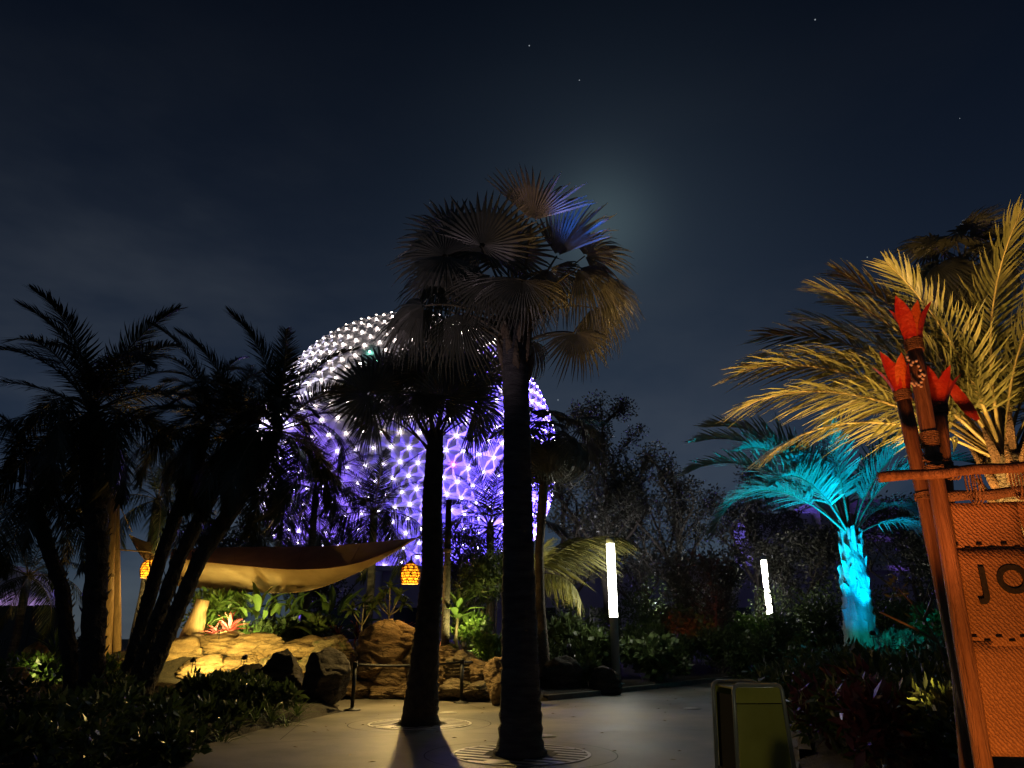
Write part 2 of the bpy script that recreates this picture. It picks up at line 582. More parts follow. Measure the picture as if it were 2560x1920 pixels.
def tag(o, label=None, cat=None, group=None, kind=None):
    if label:
        o['label'] = label
    if cat:
        o['category'] = cat
    if group:
        o['group'] = group
    if kind:
        o['kind'] = kind
    return o


def ob(name, data, parent=None, loc=None, M=None, m=None):
    o = bpy.data.objects.new(name, data)
    COL.objects.link(o)
    if parent is not None:
        o.parent = parent
    if M is not None:
        o.matrix_local = M
    elif loc is not None:
        o.location = loc
    return o


def thing(name, loc, label, cat, group=None, rz=0.0):
    o = ob(name, None, loc=loc)
    o.empty_display_size = 0.2
    o.rotation_euler = (0, 0, rz)
    return tag(o, label, cat, group)


def rotm(az, el, roll=0.0):
    return Matrix.Rotation(az, 4, 'Z') @ Matrix.Rotation(el, 4, 'X') @ Matrix.Rotation(roll, 4, 'Y')


def sstep(x, a, b):
    t = np.clip((np.asarray(x, dtype=float) - a) / (b - a), 0, 1)
    return t * t * (3 - 2 * t)


# ------------------------------------------------------------------ ground
plaza_px = [(300, 1915), (430, 1885), (560, 1848), (700, 1812), (800, 1792), (850, 1780), (835, 1750), (838, 1737), (960, 1742),
            (1090, 1748), (1190, 1755), (1270, 1760), (1370, 1752), (1480, 1742), (1560, 1731), (1640, 1722), (1760, 1708), (1860, 1697),
            (1950, 1686), (2010, 1676), (1990, 1700), (1975, 1740), (1985, 1800), (2000, 1900)]
PL = [gnd(x, y).to_2d() for x, y in plaza_px]
PL += [Vector((2.9, 8.3)), Vector((1.9, 6.0)), Vector((1.9, 2.0)), Vector((2.4, -6)), Vector((-6, -6)), Vector((-5, 5)), Vector((-5.4, 8.6))]
PLA = np.array([(p.x, p.y) for p in PL])


def plaza_dist(X, Y):
    """Signed distance to the plaza outline, positive outside it."""
    X, Y = np.asarray(X, float), np.asarray(Y, float)
    d = np.full(X.shape, 1e9)
    inside = np.zeros(X.shape, bool)
    n = len(PLA)
    for i in range(n):
        ax, ay = PLA[i]
        bx, by = PLA[(i + 1) % n]
        ex, ey = bx - ax, by - ay
        t = np.clip(((X - ax) * ex + (Y - ay) * ey) / (ex * ex + ey * ey), 0, 1)
        d = np.minimum(d, np.hypot(X - ax - t * ex, Y - ay - t * ey))
        c = ((ay > Y) != (by > Y)) & (X < (bx - ax) * (Y - ay) / (by - ay + 1e-12) + ax)
        inside ^= c
    return np.where(inside, -d, d)


def terr(X, Y):
    X, Y = np.asarray(X, float), np.asarray(Y, float)
    d = plaza_dist(X, Y)
    h = 0.10 + 0.28 * sstep(d, 0.2, 4)
    back = sstep(Y, 20.4, 21.8) * sstep(-X, -0.5, 1.2) * sstep(X, -14, -10)
    h = h + 0.95 * back
    berm = np.exp(-(((X - 10.5) / 3.4) ** 2 + ((Y - 22.0) / 4.5) ** 2))
    h = h + 1.05 * berm
    h = h + 0.05 * np.sin(X * 1.7 + 0.3) * np.cos(Y * 1.3) * sstep(d, 0.3, 2)
    return np.where(d < 0.02, -0.12, h * sstep(d, 0.0, 0.35) + 0.04)


def th(x, y):
    return float(terr(np.array([x]), np.array([y]))[0])


gm = MB()
S = 1500
gm.add([(-S, -S, -0.2), (S, -S, -0.2), (S, S, -0.2), (-S, S, -0.2)], [(0, 1, 2, 3)])
tag(ob('ground', gm.mesh('ground', M_SOIL, False)), kind='structure')

nx, ny = 190, 210
gx, gy = np.meshgrid(np.linspace(-32, 40, nx), np.linspace(2, 62, ny))
gz = terr(gx, gy)
gme = bpy.data.meshes.new('planting_bed')
F = [(j * nx + i, j * nx + i + 1, (j + 1) * nx + i + 1, (j + 1) * nx + i) for j in range(ny - 1) for i in range(nx - 1)]
gme.from_pydata(np.stack([gx, gy, gz], -1).reshape(-1, 3).tolist(), [], F)
gme.materials.append(M_SOIL)
gme.polygons.foreach_set('use_smooth', [True] * len(gme.polygons))
tag(ob('planting_bed_ground', gme), kind='structure')

pm = bmesh.new()
pv = [pm.verts.new((p.x, p.y, 0.0)) for p in PL]
pf = pm.faces.new(pv)
if pf.normal.z < 0:
    pf.normal_flip()
bmesh.ops.triangulate(pm, faces=[pf])
pme = bpy.data.meshes.new('plaza_pavement')
pm.to_mesh(pme)
pme.materials.append(M_CONC)
plaza = tag(ob('plaza_pavement', pme), kind='structure')

# scored joints in the concrete
M_JOINT = mat('pavement_joint', (0.035, 0.030, 0.026), rough=0.95)
for pts in ([(560, 1812), (900, 1792), (1250, 1782), (1360, 1778)], [(1170, 1762), (1215, 1776), (1420, 1800), (1800, 1830)],
            [(420, 1872), (1000, 1838), (1500, 1830), (1800, 1825)], [(1350, 1775), (1620, 1752), (1900, 1725)],
            [(760, 1800), (700, 1850)]):
    P = [gnd(*p) for p in pts]
    jm = MB()
    for a, b in zip(P[:-1], P[1:]):
        t = (b - a).normalized()
        s = Vector((-t.y, t.x, 0)) * 0.006
        z = Vector((0, 0, 0.004))
        jm.add([a - s + z, b - s + z, b + s + z, a + s + z], [(0, 1, 2, 3)])
    ob('pavement_joint', jm.mesh('pavement_joint', M_JOINT, False), plaza)

# kerbs
M_KERB = mat('kerb_concrete', (0.13, 0.115, 0.10), (0.21, 0.19, 0.165), rough=0.85, scale=3, bump=0.5, bscale=40)


def kerb(i0, i1, h=0.13, w=0.16):
    m = MB()
    pts = [Vector((*PL[i], 0)) for i in range(i0, i1 + 1)]
    vs = []
    for i, p in enumerate(pts):
        t = (pts[min(i + 1, len(pts) - 1)] - pts[max(i - 1, 0)]).normalized()
        s = Vector((t.y, -t.x, 0)) * w
        if plaza_dist(np.array([(p + s).x]), np.array([(p + s).y]))[0] < 0:
            s = -s
        vs += [p + Vector((0, 0, -0.1)), p + Vector((0, 0, h)), p + s + Vector((0, 0, h)), p + s + Vector((0, 0, -0.1))]
    fs = []
    for i in range(len(pts) - 1):
        for k in range(3):
            a = i * 4 + k
            fs.append((a, a + 1, a + 5, a + 4))
    m.add(vs, fs)
    return tag(ob('kerb', m.mesh('kerb', M_KERB, False)), kind='structure')


kerb(12, 19)
kerb(19, 23)

# ------------------------------------------------------------------ lamps with light
SPOTS = [(3.4, 7.2), (2.6, 7.4), (4.9, 6.6), (2.5, 5.6), (3.3, 3.1), (5.2, 5.6), (4.4, 5.4)]


def clear_of_spots(x, y, r=0.9):
    return all(math.hypot(x - a, y - b) > r for a, b in SPOTS)


def spotlight(p, target, colour, power, angle, label, size=0.08, blend=0.6, big=1.0, group=None, arm=None):
    """A ground spotlight: stake, yoke, can, visor and lens with its own lamp."""
    p, target = Vector(p), Vector(target)
    root = thing('garden_spotlight', p, label, 'spotlight', group)
    d = (target - p).normalized()
    q = d.to_track_quat('-Z', 'Y').to_matrix().to_4x4()
    hz = 0.16 * big
    Mx = Matrix.Translation((0, 0, hz)) @ q
    k = big
    if arm is not None:
        ob('arm', MB().tube([(0, 0, 0.0), Vector(arm) - p], 0.02, 8).mesh('arm', M_BLACK), root)
    ob('stake', MB().tube([(0, 0, -0.15 * k), (0, 0, 0.08 * k)], 0.012 * k, 8).mesh('stake', M_BLACK), root)
    ob('yoke', MB().box((-0.066 * k, 0, 0.11 * k), (0.008 * k, 0.03 * k, 0.12 * k)).box((0.066 * k, 0, 0.11 * k), (0.008 * k, 0.03 * k, 0.12 * k))
       .box((0, 0, 0.052 * k), (0.15 * k, 0.03 * k, 0.008 * k)).mesh('yoke', M_BLACK, False), root)
    can = MB().lathe([(0.03 * k, 0.10 * k), (0.05 * k, 0.08 * k), (0.06 * k, 0.02 * k), (0.06 * k, -0.085 * k), (0.054 * k, -0.085 * k), (0.05 * k, -0.04 * k)], 16)
    ob('housing', can.mesh('housing', M_BLACK), root, M=Mx)
    ob('lens', MB().lathe([(0.049 * k, -0.046 * k), (0.03 * k, -0.05 * k), (0.002, -0.052 * k)], 16).mesh('lens', M_LENS), root, M=Mx)
    ld = bpy.data.lights.new('spot_beam', 'SPOT')
    ld.energy = power
    ld.color = colour
    ld.spot_size = R(angle)
    ld.spot_blend = blend
    ld.shadow_soft_size = size
    ob('spot_beam', ld, root, M=Matrix.Translation(Vector((0, 0, hz)) + d * 0.10 * k) @ q)
    return root


def point_lamp(parent, loc, colour, power, size):
    ld = bpy.data.lights.new('lamp_glow', 'POINT')
    ld.energy = power
    ld.color = colour
    ld.shadow_soft_size = size
    return ob('lamp_glow', ld, parent, loc=loc)

# ------------------------------------------------------------------ the lit geodesic sphere
SPH_C = at(1025, 1147, 120)
SPH_R = 25.0
sph = thing('geodesic_sphere', (SPH_C.x, SPH_C.y, 0), 'huge geodesic sphere building glowing violet with rows of white lamps', 'building')
SC0 = Vector((0, 0, SPH_C.z))


def geodesic(fr):
    g = (1 + 5 ** 0.5) / 2
    iv = [Vector(p).normalized() for p in ((-1, g, 0), (1, g, 0), (-1, -g, 0), (1, -g, 0), (0, -1, g), (0, 1, g), (0, -1, -g), (0, 1, -g), (g, 0, -1), (g, 0, 1), (-g, 0, -1), (-g, 0, 1))]
    ifc = [(0, 11, 5), (0, 5, 1), (0, 1, 7), (0, 7, 10), (0, 10, 11), (1, 5, 9), (5, 11, 4), (11, 10, 2), (10, 7, 6), (7, 1, 8), (3, 9, 4), (3, 4, 2), (3, 2, 6), (3, 6, 8), (3, 8, 9), (4, 9, 5), (2, 4, 11), (6, 2, 10), (8, 6, 7), (9, 8, 1)]
    vs, idx, fs = [], {}, []

    def vid(p):
        p = p.normalized()
        k = (round(p.x, 5), round(p.y, 5), round(p.z, 5))
        if k not in idx:
            idx[k] = len(vs)
            vs.append(p)
        return idx[k]
    for a, b, c in ifc:
        A, B, C = iv[a], iv[b], iv[c]
        gr = {}
        for i in range(fr + 1):
            for j in range(fr + 1 - i):
                gr[i, j] = vid(A * (fr - i - j) + B * i + C * j)
        for i in range(fr):
            for j in range(fr - i):
                fs.append((gr[i, j], gr[i + 1, j], gr[i, j + 1]))
                if i + j < fr - 1:
                    fs.append((gr[i + 1, j], gr[i + 1, j + 1], gr[i, j + 1]))
    return vs, fs


gv, gf = geodesic(12)
rot = Matrix.Rotation(R(14), 3, 'Z') @ Matrix.Rotation(R(-31.7), 3, 'X')
gv = [rot @ v for v in gv]
view = (Vector((0, 0, CAM_H)) - SPH_C).normalized()
core = bmesh.new()
bmesh.ops.create_icosphere(core, subdivisions=4, radius=SPH_R - 0.55)
cme = bpy.data.meshes.new('core')
core.to_mesh(core_me := cme)
cme.materials.append(M_CORE)
ob('core', cme, sph, loc=SC0)


def panel_geo(f, mb):
    P = [gv[i] * SPH_R for i in f]
    c = (P[0] + P[1] + P[2]) / 3
    n = c.normalized()
    Q = [c + (p - c) * 0.985 for p in P]
    vs = [*(q - n * 0.22 for q in Q), *Q, c + n * 0.55]
    mb.add(vs, [(3, 4, 6), (4, 5, 6), (5, 3, 6), (0, 1, 4, 3), (1, 2, 5, 4), (2, 0, 3, 5)])


faces = sorted(gf, key=lambda f: -((gv[f[0]] + gv[f[1]] + gv[f[2]]).normalized().dot(view)))
for f in faces[:300]:
    m = MB()
    panel_geo(f, m)
    ob('panel', m.mesh('panel', M_WHITE, False), sph, loc=SC0)
m = MB()
for f in faces[300:]:
    panel_geo(f, m)
tag(ob('panel_shell', m.mesh('panel_shell', M_WHITE, False), sph, loc=SC0), kind='stuff')


def lamp_mesh(r, m):
    b = bmesh.new()
    bmesh.ops.create_icosphere(b, subdivisions=1, radius=r)
    me = bpy.data.meshes.new('lamp')
    b.to_mesh(me)
    me.materials.append(m)
    me.polygons.foreach_set('use_smooth', [True] * len(me.polygons))
    return me


LR = 0.185
lmw, lmv, lmg, lmp = (lamp_mesh(LR, m) for m in (M_LAMP, M_LAMPV, M_LAMPG, M_LAMPP))
order = sorted(range(len(gv)), key=lambda i: -gv[i].dot(view))
seen = [i for i in order if gv[i].dot(view) > 0.05]


def near_px(x, y):
    d = ray(x, y).normalized()
    return min(seen[:300], key=lambda i: ((SPH_C + gv[i] * SPH_R - Vector((0, 0, CAM_H))).normalized() - d).length)


special = {near_px(932, 889): lmg, near_px(930, 918): lmg, near_px(1135, 1179): lmp}
for i in seen[:300]:
    me = special.get(i) or (lmw if gv[i].z > -0.12 else lmv)
    ob('lamp', me, sph, loc=SC0 + gv[i] * (SPH_R + 0.30))
rest = bmesh.new()
for i in seen[300:]:
    bmesh.ops.create_icosphere(rest, subdivisions=1, radius=LR, matrix=Matrix.Translation(gv[i] * (SPH_R + 0.30)))
rme = bpy.data.meshes.new('lamp_rows')
rest.to_mesh(rme)
rme.materials.append(M_LAMP)
tag(ob('lamp_rows', rme, sph, loc=SC0), kind='stuff')
for k in range(3):
    a = R(90 + 120 * k)
    d = Vector((math.cos(a), math.sin(a), 0))
    ob('leg', MB().tube([d * 16, d * 12 + Vector((0, 0, SPH_C.z - 18))], [2.6, 1.8], 12).mesh('leg', M_STONEW), sph)

for x, y, z, tx, ty, tz, colr, pw, ang, lb in (
        (62, -14, 0.5, 6, -4, 0, (0.13, 0.075, 1.0), 1150000, 50, 'violet floodlight east of the glowing sphere'),
        (30, -27, 0.5, 4, -8, -2, (0.14, 0.08, 1.0), 90000, 80, 'violet floodlight before the glowing sphere'),
        (-62, -22, 0.5, -9, -6, 15, (0.80, 0.76, 1.0), 620000, 34, 'white floodlight west of the glowing sphere'),
        (-30, -56, 0.5, -14, -10, -12, (0.24, 0.12, 1.0), 190000, 46, 'lilac floodlight at the foot of the glowing sphere')):
    spotlight((SPH_C.x + x, SPH_C.y + y, z), (SPH_C.x + tx, SPH_C.y + ty, SPH_C.z + tz), colr, pw, ang, lb, size=0.3, big=5.0)

# ------------------------------------------------------------------ far buildings behind the trees
pv_ = thing('pavilion', (10, 84, 0), 'long low pavilion washed violet behind the dark trees', 'building')
w = MB()
w.box((0, 0, 4.2), (64, 8, 8.4))
ob('wall', w.mesh('wall', M_STONEW, False), pv_)
ob('roof', MB().box((0, 0, 8.65), (66, 10, 0.5)).mesh('roof', M_STONEW, False), pv_)
win = MB().box((0, 0, 0), (3.4, 0.1, 3.2)).mesh('window', M_DKGLASS, False)
for k in range(9):
    ob('window', win, pv_, loc=(-28 + 7 * k, -4.03, 3.0))
colm = MB().lathe([(0.5, 0), (0.42, 0.3), (0.4, 7.8), (0.55, 8.3)], 12).mesh('column', M_STONEW)
for k in range(10):
    ob('column', colm, pv_, loc=(-31.5 + 7 * k, -4.5, 0.05))
for x in (-24, -6, 12, 28):
    spotlight((10 + x, 66, 0.0), (10 + x + 2, 80, 6), (0.28, 0.12, 1.0), 90, 130, 'violet floodlight on the ground before the long low pavilion', big=3.0, group='violet floodlights before the pavilion')

sb = thing('show_building', (41, 86, 0), 'tall plain building lit violet and grey beyond the blue lit palm', 'building')
ob('wall', MB().box((0, 0, 8), (12, 10, 16)).mesh('wall', M_STONEW, False), sb)
ob('wing', MB().box((-9.6, 1, 7.6), (7, 8, 15.2)).mesh('wing', M_STONEW, False), sb)
ob('roof', MB().box((0, 0, 16.2), (12.6, 10.6, 0.4)).mesh('roof', M_STONEW, False), sb)
for k in range(4):
    ob('window', win, sb, loc=(-4.2 + 2.8 * k, -5.03, 5.0), M=Matrix.Translation((-4.2 + 2.8 * k, -5.03, 5.0)) @ Matrix.Scale(0.6, 4, (1, 0, 0)))
spotlight((42.5, 73, 0), (42.0, 81, 15), (0.30, 0.14, 1.0), 2600, 26, 'violet floodlight aimed at the tall plain building', big=3.0)

for i, (px, py, w_, h_, Y, lb, lit) in enumerate(((15, 1470, 9, 5.2, 62, 'lavender lit round tent roof beyond the black hoarding', 1), (20, 1498, 6, 2.2, 56, 'pale pink lit flat dome below the lavender tent roof', 1))):
    p = at(px, py, Y)
    t = thing('tent_pavilion', (p.x, p.y, 0), lb, 'tent')
    ob('roof', MB().lathe([(w_ * 0.5, p.z - h_ * 0.35), (w_ * 0.46, p.z), (w_ * 0.3, p.z + h_ * 0.22), (w_ * 0.1, p.z + h_ * 0.34), (0.02, p.z + h_ * 0.36)], 24).mesh('roof', M_WHITE), t)
    for k in range(6):
        a = k * math.pi / 3
        ob('pole', MB().tube([(w_ * 0.47 * math.cos(a), w_ * 0.47 * math.sin(a), 0), (w_ * 0.47 * math.cos(a), w_ * 0.47 * math.sin(a), p.z - h_ * 0.3)], 0.1, 8).mesh('pole', M_GREY), t)
p = at(40, 1560, 47)
spotlight((p.x, p.y, 0.4), at(20, 1470, 60), (0.72, 0.45, 1.0), 2600, 60, 'lavender floodlight behind the black hoarding', big=2.5)

# ------------------------------------------------------------------ leaf clouds, trees, shrubs
def leaf_cloud(centres, radii, n, size, m, name='foliage', aspect=2.2, up=0.3, seed=0, flat=1.0):
    g = np.random.default_rng(seed)
    centres, radii = np.asarray(centres, float), np.asarray(radii, float)
    w = radii ** 2
    idx = g.choice(len(centres), n, p=w / w.sum())
    d = g.normal(size=(n, 3))
    d /= np.linalg.norm(d, axis=1, keepdims=True)
    r = radii[idx] * g.random(n) ** 0.45
    off = d * r[:, None]
    off[:, 2] *= flat
    P = centres[idx] + off
    a = g.normal(size=(n, 3)) * 0.6 + d * 0.7
    a[:, 2] += up
    a /= np.linalg.norm(a, axis=1, keepdims=True)
    b = np.cross(a, g.normal(size=(n, 3)))
    b /= np.linalg.norm(b, axis=1, keepdims=True) + 1e-9
    L = size * (0.6 + 0.8 * g.random(n))[:, None]
    W = L / aspect
    c = np.cross(a, b)
    V = np.stack([P, P + a * L * 0.45 + b * W * 0.5 - c * W * 0.12, P + a * L, P + a * L * 0.45 - b * W * 0.5 - c * W * 0.12], 1)
    return quick(name, V, 4, m)


def limbs(mb, p, d, L, r, depth, tips, g):
    n = 4
    pts, rad = [p], [r]
    for i in range(n):
        d = (d + Vector((g.uniform(-.18, .18), g.uniform(-.18, .18), g.uniform(-.02, .14)))).normalized()
        p = p + d * (L / n)
        pts.append(p)
        rad.append(r * (1 - 0.5 * (i + 1) / n))
    mb.tube(pts, rad, 6 if depth else 9, cap=False)
    if depth >= 1:
        tips.append(pts[-1])
        tips.append(pts[-3])
    if depth >= 3:
        return
    k = 4 if depth == 0 else 3
    for j in range(k):
        a = g.uniform(0, 2 * math.pi)
        s = Vector((math.cos(a), math.sin(a), g.uniform(0.15, 0.75)))
        q = pts[g.randint(2, n)] if j else pts[-1]
        limbs(mb, q, (d * 0.5 + s * 0.8).normalized(), L * g.uniform(0.5, 0.72), rad[-1] * 0.85, depth + 1, tips, g)


def tree(px, ytop, Y, spread, n, leaf, label, group, seed, m=None):
    g = random.Random(seed)
    top = at(px, ytop, Y)
    base_z = th(top.x, Y) if Y < 60 else -0.2
    H = top.z - base_z
    t = thing('broadleaf_tree', (top.x, Y, base_z), label, 'tree', group)
    mb, tips = MB(), []
    limbs(mb, Vector((0, 0, -0.2)), Vector((0, 0, 1)), H * 0.5, H * 0.022, 0, tips, g)
    # leader and side boughs to the full height
    for k in range(7):
        zz = H * (0.25 + 0.1 * k)
        a = g.uniform(0, 6.28)
        limbs(mb, Vector((0, 0, zz)), Vector((math.cos(a) * 0.8, math.sin(a) * 0.8, 0.7)), spread * (0.85 - 0.07 * k), H * 0.010, 2, tips, g)
    mb.tube([(0, 0, H * 0.3), (0.1, 0, H * 0.6), (0, 0.1, H * 0.97)], [H * 0.016, H * 0.010, 0.02], 7, cap=False)
    ob('trunk', mb.mesh('trunk', M_TREE), t)
    cs = [p for p in tips if p.z > H * 0.12]
    cs += [Vector((g.uniform(-.35, .35) * spread * (1 - q), g.uniform(-.35, .35) * spread * (1 - q), H * (0.45 + 0.52 * q))) for q in [k / 9 for k in range(10)]]
    cs = [Vector((max(-spread, min(spread, p.x)), max(-spread, min(spread, p.y)), min(p.z, H * 0.97))) for p in cs]
    rad = [spread * g.uniform(0.07, 0.22) for _ in cs]
    ob('crown', leaf_cloud(cs, rad, int(n * 0.9), leaf * 0.85, m or M_TLEAF, 'crown', 1.9, 0.1, seed), t)
    return t


tree(1500, 975, 42, 3.8, 15000, 0.20, 'tall loose grey tree with bare forked limbs, right of the ringed thin palm', 'trees', 11)
tree(1675, 1130, 40, 3.2, 9500, 0.20, 'dark pointed tree between the tall forked tree and the blue palm', 'trees', 12)
tree(1600, 1250, 46, 4.0, 9000, 0.22, 'rounded grey tree standing behind the lit lamp column', 'trees', 13)
tree(1860, 1160, 44, 3.8, 10000, 0.22, 'dark broad tree behind the far lamp column', 'trees', 14)
tree(1400, 1120, 46, 3.0, 8000, 0.2, 'grey tree hidden partly by the ringed thin palm', 'trees', 15)
tree(2010, 1330, 40, 3.6, 8000, 0.22, 'dark tree behind the blue lit palm trunk', 'trees', 16)
tree(2260, 1255, 38, 4.0, 9000, 0.22, 'dark tree between the blue lit palm and the cloth sign', 'trees', 17)
tree(2420, 1300, 34, 3.6, 7000, 0.22, 'dark tree hidden behind the cloth sign', 'trees', 18)
tree(1770, 1390, 33, 3.0, 8000, 0.18, 'low leafy tree with reddish trunk beside the far lamp column', 'trees', 19)
tree(1180, 1330, 48, 4.0, 9000, 0.22, 'dark tree below the sphere between the two tall fan palms', 'trees', 20)
tree(820, 1360, 44, 4.2, 9000, 0.22, 'dark tree below the sphere above the shade sail', 'trees', 21)
tree(560, 1320, 40, 4.0, 9000, 0.22, 'dark tree behind the leaning palm trunks', 'trees', 22)


tree(1918, 1425, 34.4, 0.7, 420, 0.16, 'slim sapling whose leaves cross the far lamp column', 'trees', 23)


def shrub(x, y, w, h, n, leaf, m, label, group=None, name='leafy_shrub', seed=0, z=None, aspect=2.2, stems=5):
    g = random.Random(seed)
    z = th(x, y) if z is None else z
    t = thing(name, (x, y, z - 0.03), label, 'shrub', group)
    cs, rd = [], []
    sm = MB()
    for k in range(9):
        a = g.uniform(0, 6.28)
        rr = w * 0.5 * math.sqrt(g.random()) * 0.8
        c = Vector((rr * math.cos(a), rr * math.sin(a), h * g.uniform(0.3, 0.82)))
        cs.append(c)
        rd.append(min(w, h) * g.uniform(0.2, 0.34))
        if k < stems:
            sm.tube([(c.x * 0.2, c.y * 0.2, 0), (c.x * 0.5, c.y * 0.5, c.z * 0.5), c], [0.018, 0.014, 0.006], 5, cap=False)
    ob('stem', sm.mesh('stem', M_TREE), t)
    ob('foliage', leaf_cloud(cs, rd, n, leaf, m, 'foliage', aspect, 0.35, seed), t)
    return t


# hedge of dark shrubs behind the kerb and along the back of the beds
k = 0
for px, yt, Y in ((1390, 1560, 26.5), (1440, 1500, 30), (1490, 1585, 27), (1420, 1600, 24), (1610, 1560, 29), (1660, 1520, 33), (1690, 1590, 29), (1740, 1510, 34), (1790, 1570, 30),
                  (1830, 1530, 36), (1880, 1590, 29), (1930, 1560, 33), (1990, 1540, 30), (2040, 1600, 25), (2060, 1500, 33), (2210, 1500, 30), (2280, 1480, 28), (2330, 1560, 22), (1580, 1480, 36), (1700, 1440, 38), (1950, 1460, 38),
                  (2120, 1440, 36), (2390, 1500, 20)):
    p = at(px, yt, Y)
    z = th(p.x, Y)
    h = max(0.8, p.z - z)
    lb = ('dark dense shrub in the hedge behind the kerb' if px < 2000 else 'dark dense shrub in the hedge behind the blue lit palm')
    shrub(p.x, Y, max(2.0, h * 0.9), h, 2400, 0.17, M_SHRUB, lb, 'hedge shrubs behind the kerb' if px < 2000 else 'hedge shrubs behind the blue palm', 'hedge_shrub', 100 + k, z)
    k += 1

# ------------------------------------------------------------------ palm fronds
def fan_blade(name, Rr, n, spread, droop, fold, seed, m=None, tipdrop=0.25, closed=0.0):
    g = random.Random(seed)
    mb = MB()
    spread = R(spread)
    dphi = spread / n
    rs = (0.05, 0.30, 0.56, 0.80, 1.0)
    hw = (1, 1, 1, 0.50, 0.03)
    for i in range(n):
        phi = -spread / 2 + (i + 0.5) * dphi
        L = Rr * (1 - 0.22 * (abs(phi) / R(150)) ** 2) * g.uniform(0.9, 1.06)
        tb, sb_ = g.uniform(0.2, 1.0) * tipdrop, g.uniform(-0.06, 0.06)
        if g.random() < 0.12:
            tb += 0.35
        vs, fs = [], []
        for r, h in zip(rs, hw):
            half = dphi * 0.5 * (h if r <= 0.56 else h * 0.62 / r)
            for s in (-1, 0, 1):
                ang = phi + s * half + sb_ * max(0, r - 0.5)
                rr = r * L
                x, y = math.sin(ang) * rr, math.cos(ang) * rr
                x *= 1 - closed
                z = -droop * Rr * r * r * (0.6 + 0.4 * math.cos(phi)) + fold * abs(x) - (0 if s else -0.022 * Rr * min(1, r * 2) * (1 if r < 0.9 else 0.3))
                z -= tb * L * max(0, r - 0.5) ** 2 * 2.2
                vs.append((x, y, z))
        for j in range(4):
            a = j * 3
            fs += [(a, a + 1, a + 4, a + 3), (a + 1, a + 2, a + 5, a + 4)]
        mb.add(vs, fs)
    return mb.mesh(name, m or M_LEAF_FAN, False)


def stalk_mesh(L, sag, r0, r1, m=M_STALK):
    pts = [(0, L * t, -sag * L * t * t) for t in (0, 0.2, 0.4, 0.6, 0.8, 1.0)]
    rad = [r0 * 1.5, r0, r0 * 0.9, (r0 + r1) / 2, r1, r1 * 0.9]
    return MB().tube(pts, rad, 7, flat=0.6).mesh('frond', m)


FANS = [fan_blade('blade', 1.0, 40, 310, 0.22, 0.22, 1), fan_blade('blade', 1.0, 38, 290, 0.40, 0.05, 2, tipdrop=0.5),
        fan_blade('blade', 1.0, 36, 270, 0.30, 0.55, 3), fan_blade('blade', 1.0, 40, 300, 0.75, -0.15, 4, tipdrop=0.8),
        fan_blade('blade', 1.0, 34, 250, 0.9, -0.35, 5, tipdrop=0.9, closed=0.45)]
STALKS = {}


def add_fan(root, hub, az, el, L, Rr, sag=0.12, hang=0.0, var=0, roll=0.0, th_=0.03):
    key = (round(L, 1), round(sag, 2))
    if key not in STALKS:
        STALKS[key] = stalk_mesh(key[0], key[1], 0.032, 0.018)
    L = key[0]
    f = ob('frond', STALKS[key], root, M=Matrix.Translation(hub) @ rotm(R(az), R(el), R(roll * 0.3)))
    pitch = -math.atan(2 * key[1]) - R(hang)
    ob('blade', FANS[var], f, M=Matrix.Translation((0, L, -key[1] * L)) @ Matrix.Rotation(pitch, 4, 'X') @ Matrix.Rotation(R(roll), 4, 'Y') @ Matrix.Scale(Rr, 4))
    return f


def trunk_mesh(pts, rad, rings=0.12, jit=0.09, n=16, m=M_BARK):
    """Trunk with raised leaf-scar rings."""
    pts = [Vector(p) for p in pts]
    P, Rd = [], []
    for i in range(len(pts) - 1):
        a, b = pts[i], pts[i + 1]
        k = max(2, int((b - a).length / rings))
        for j in range(k):
            for e, s in ((0.0, 1.05), (0.35, 0.985)):
                t = (j + e) / k
                P.append(a.lerp(b, t))
                Rd.append((rad[i] * (1 - t) + rad[i + 1] * t) * s)
    P.append(pts[-1])
    Rd.append(rad[-1])
    return MB().tube(P, Rd, n, jit=jit).mesh('trunk', m)


# ---- tall fan palm in front
pA = gnd(1302, 1886)
palmA = thing('fan_palm', (pA.x, pA.y, 0), 'tallest fan palm with thick grey trunk in the nearer round grate', 'palm')
hubA = Vector((-0.08, 0.0, 6.25))
ob('trunk', trunk_mesh([(0, 0, -0.05), (0, 0, 0.15), (0, 0, 0.5), (-0.01, 0, 1.2), (-0.02, 0, 2.0), (-0.03, 0, 3.2), (-0.05, 0, 5.0), (-0.07, 0, 5.9), hubA + Vector((0, 0, 0.25))],
                       [0.40, 0.31, 0.285, 0.262, 0.243, 0.224, 0.205, 0.215, 0.17]), palmA)
FACE = {0: FANS[0], 1: FANS[1], 2: fan_blade('blade', 1.0, 22, 125, 0.10, 0.25, 31, tipdrop=0.08), 3: FANS[3], 4: fan_blade('blade', 1.0, 34, 190, 0.35, 0.10, 32, tipdrop=0.5),
        5: fan_blade('blade', 1.0, 40, 325, 0.10, 0.10, 33, tipdrop=0.25), 6: fan_blade('blade', 1.0, 30, 150, 0.55, -0.10, 34, tipdrop=0.6)}


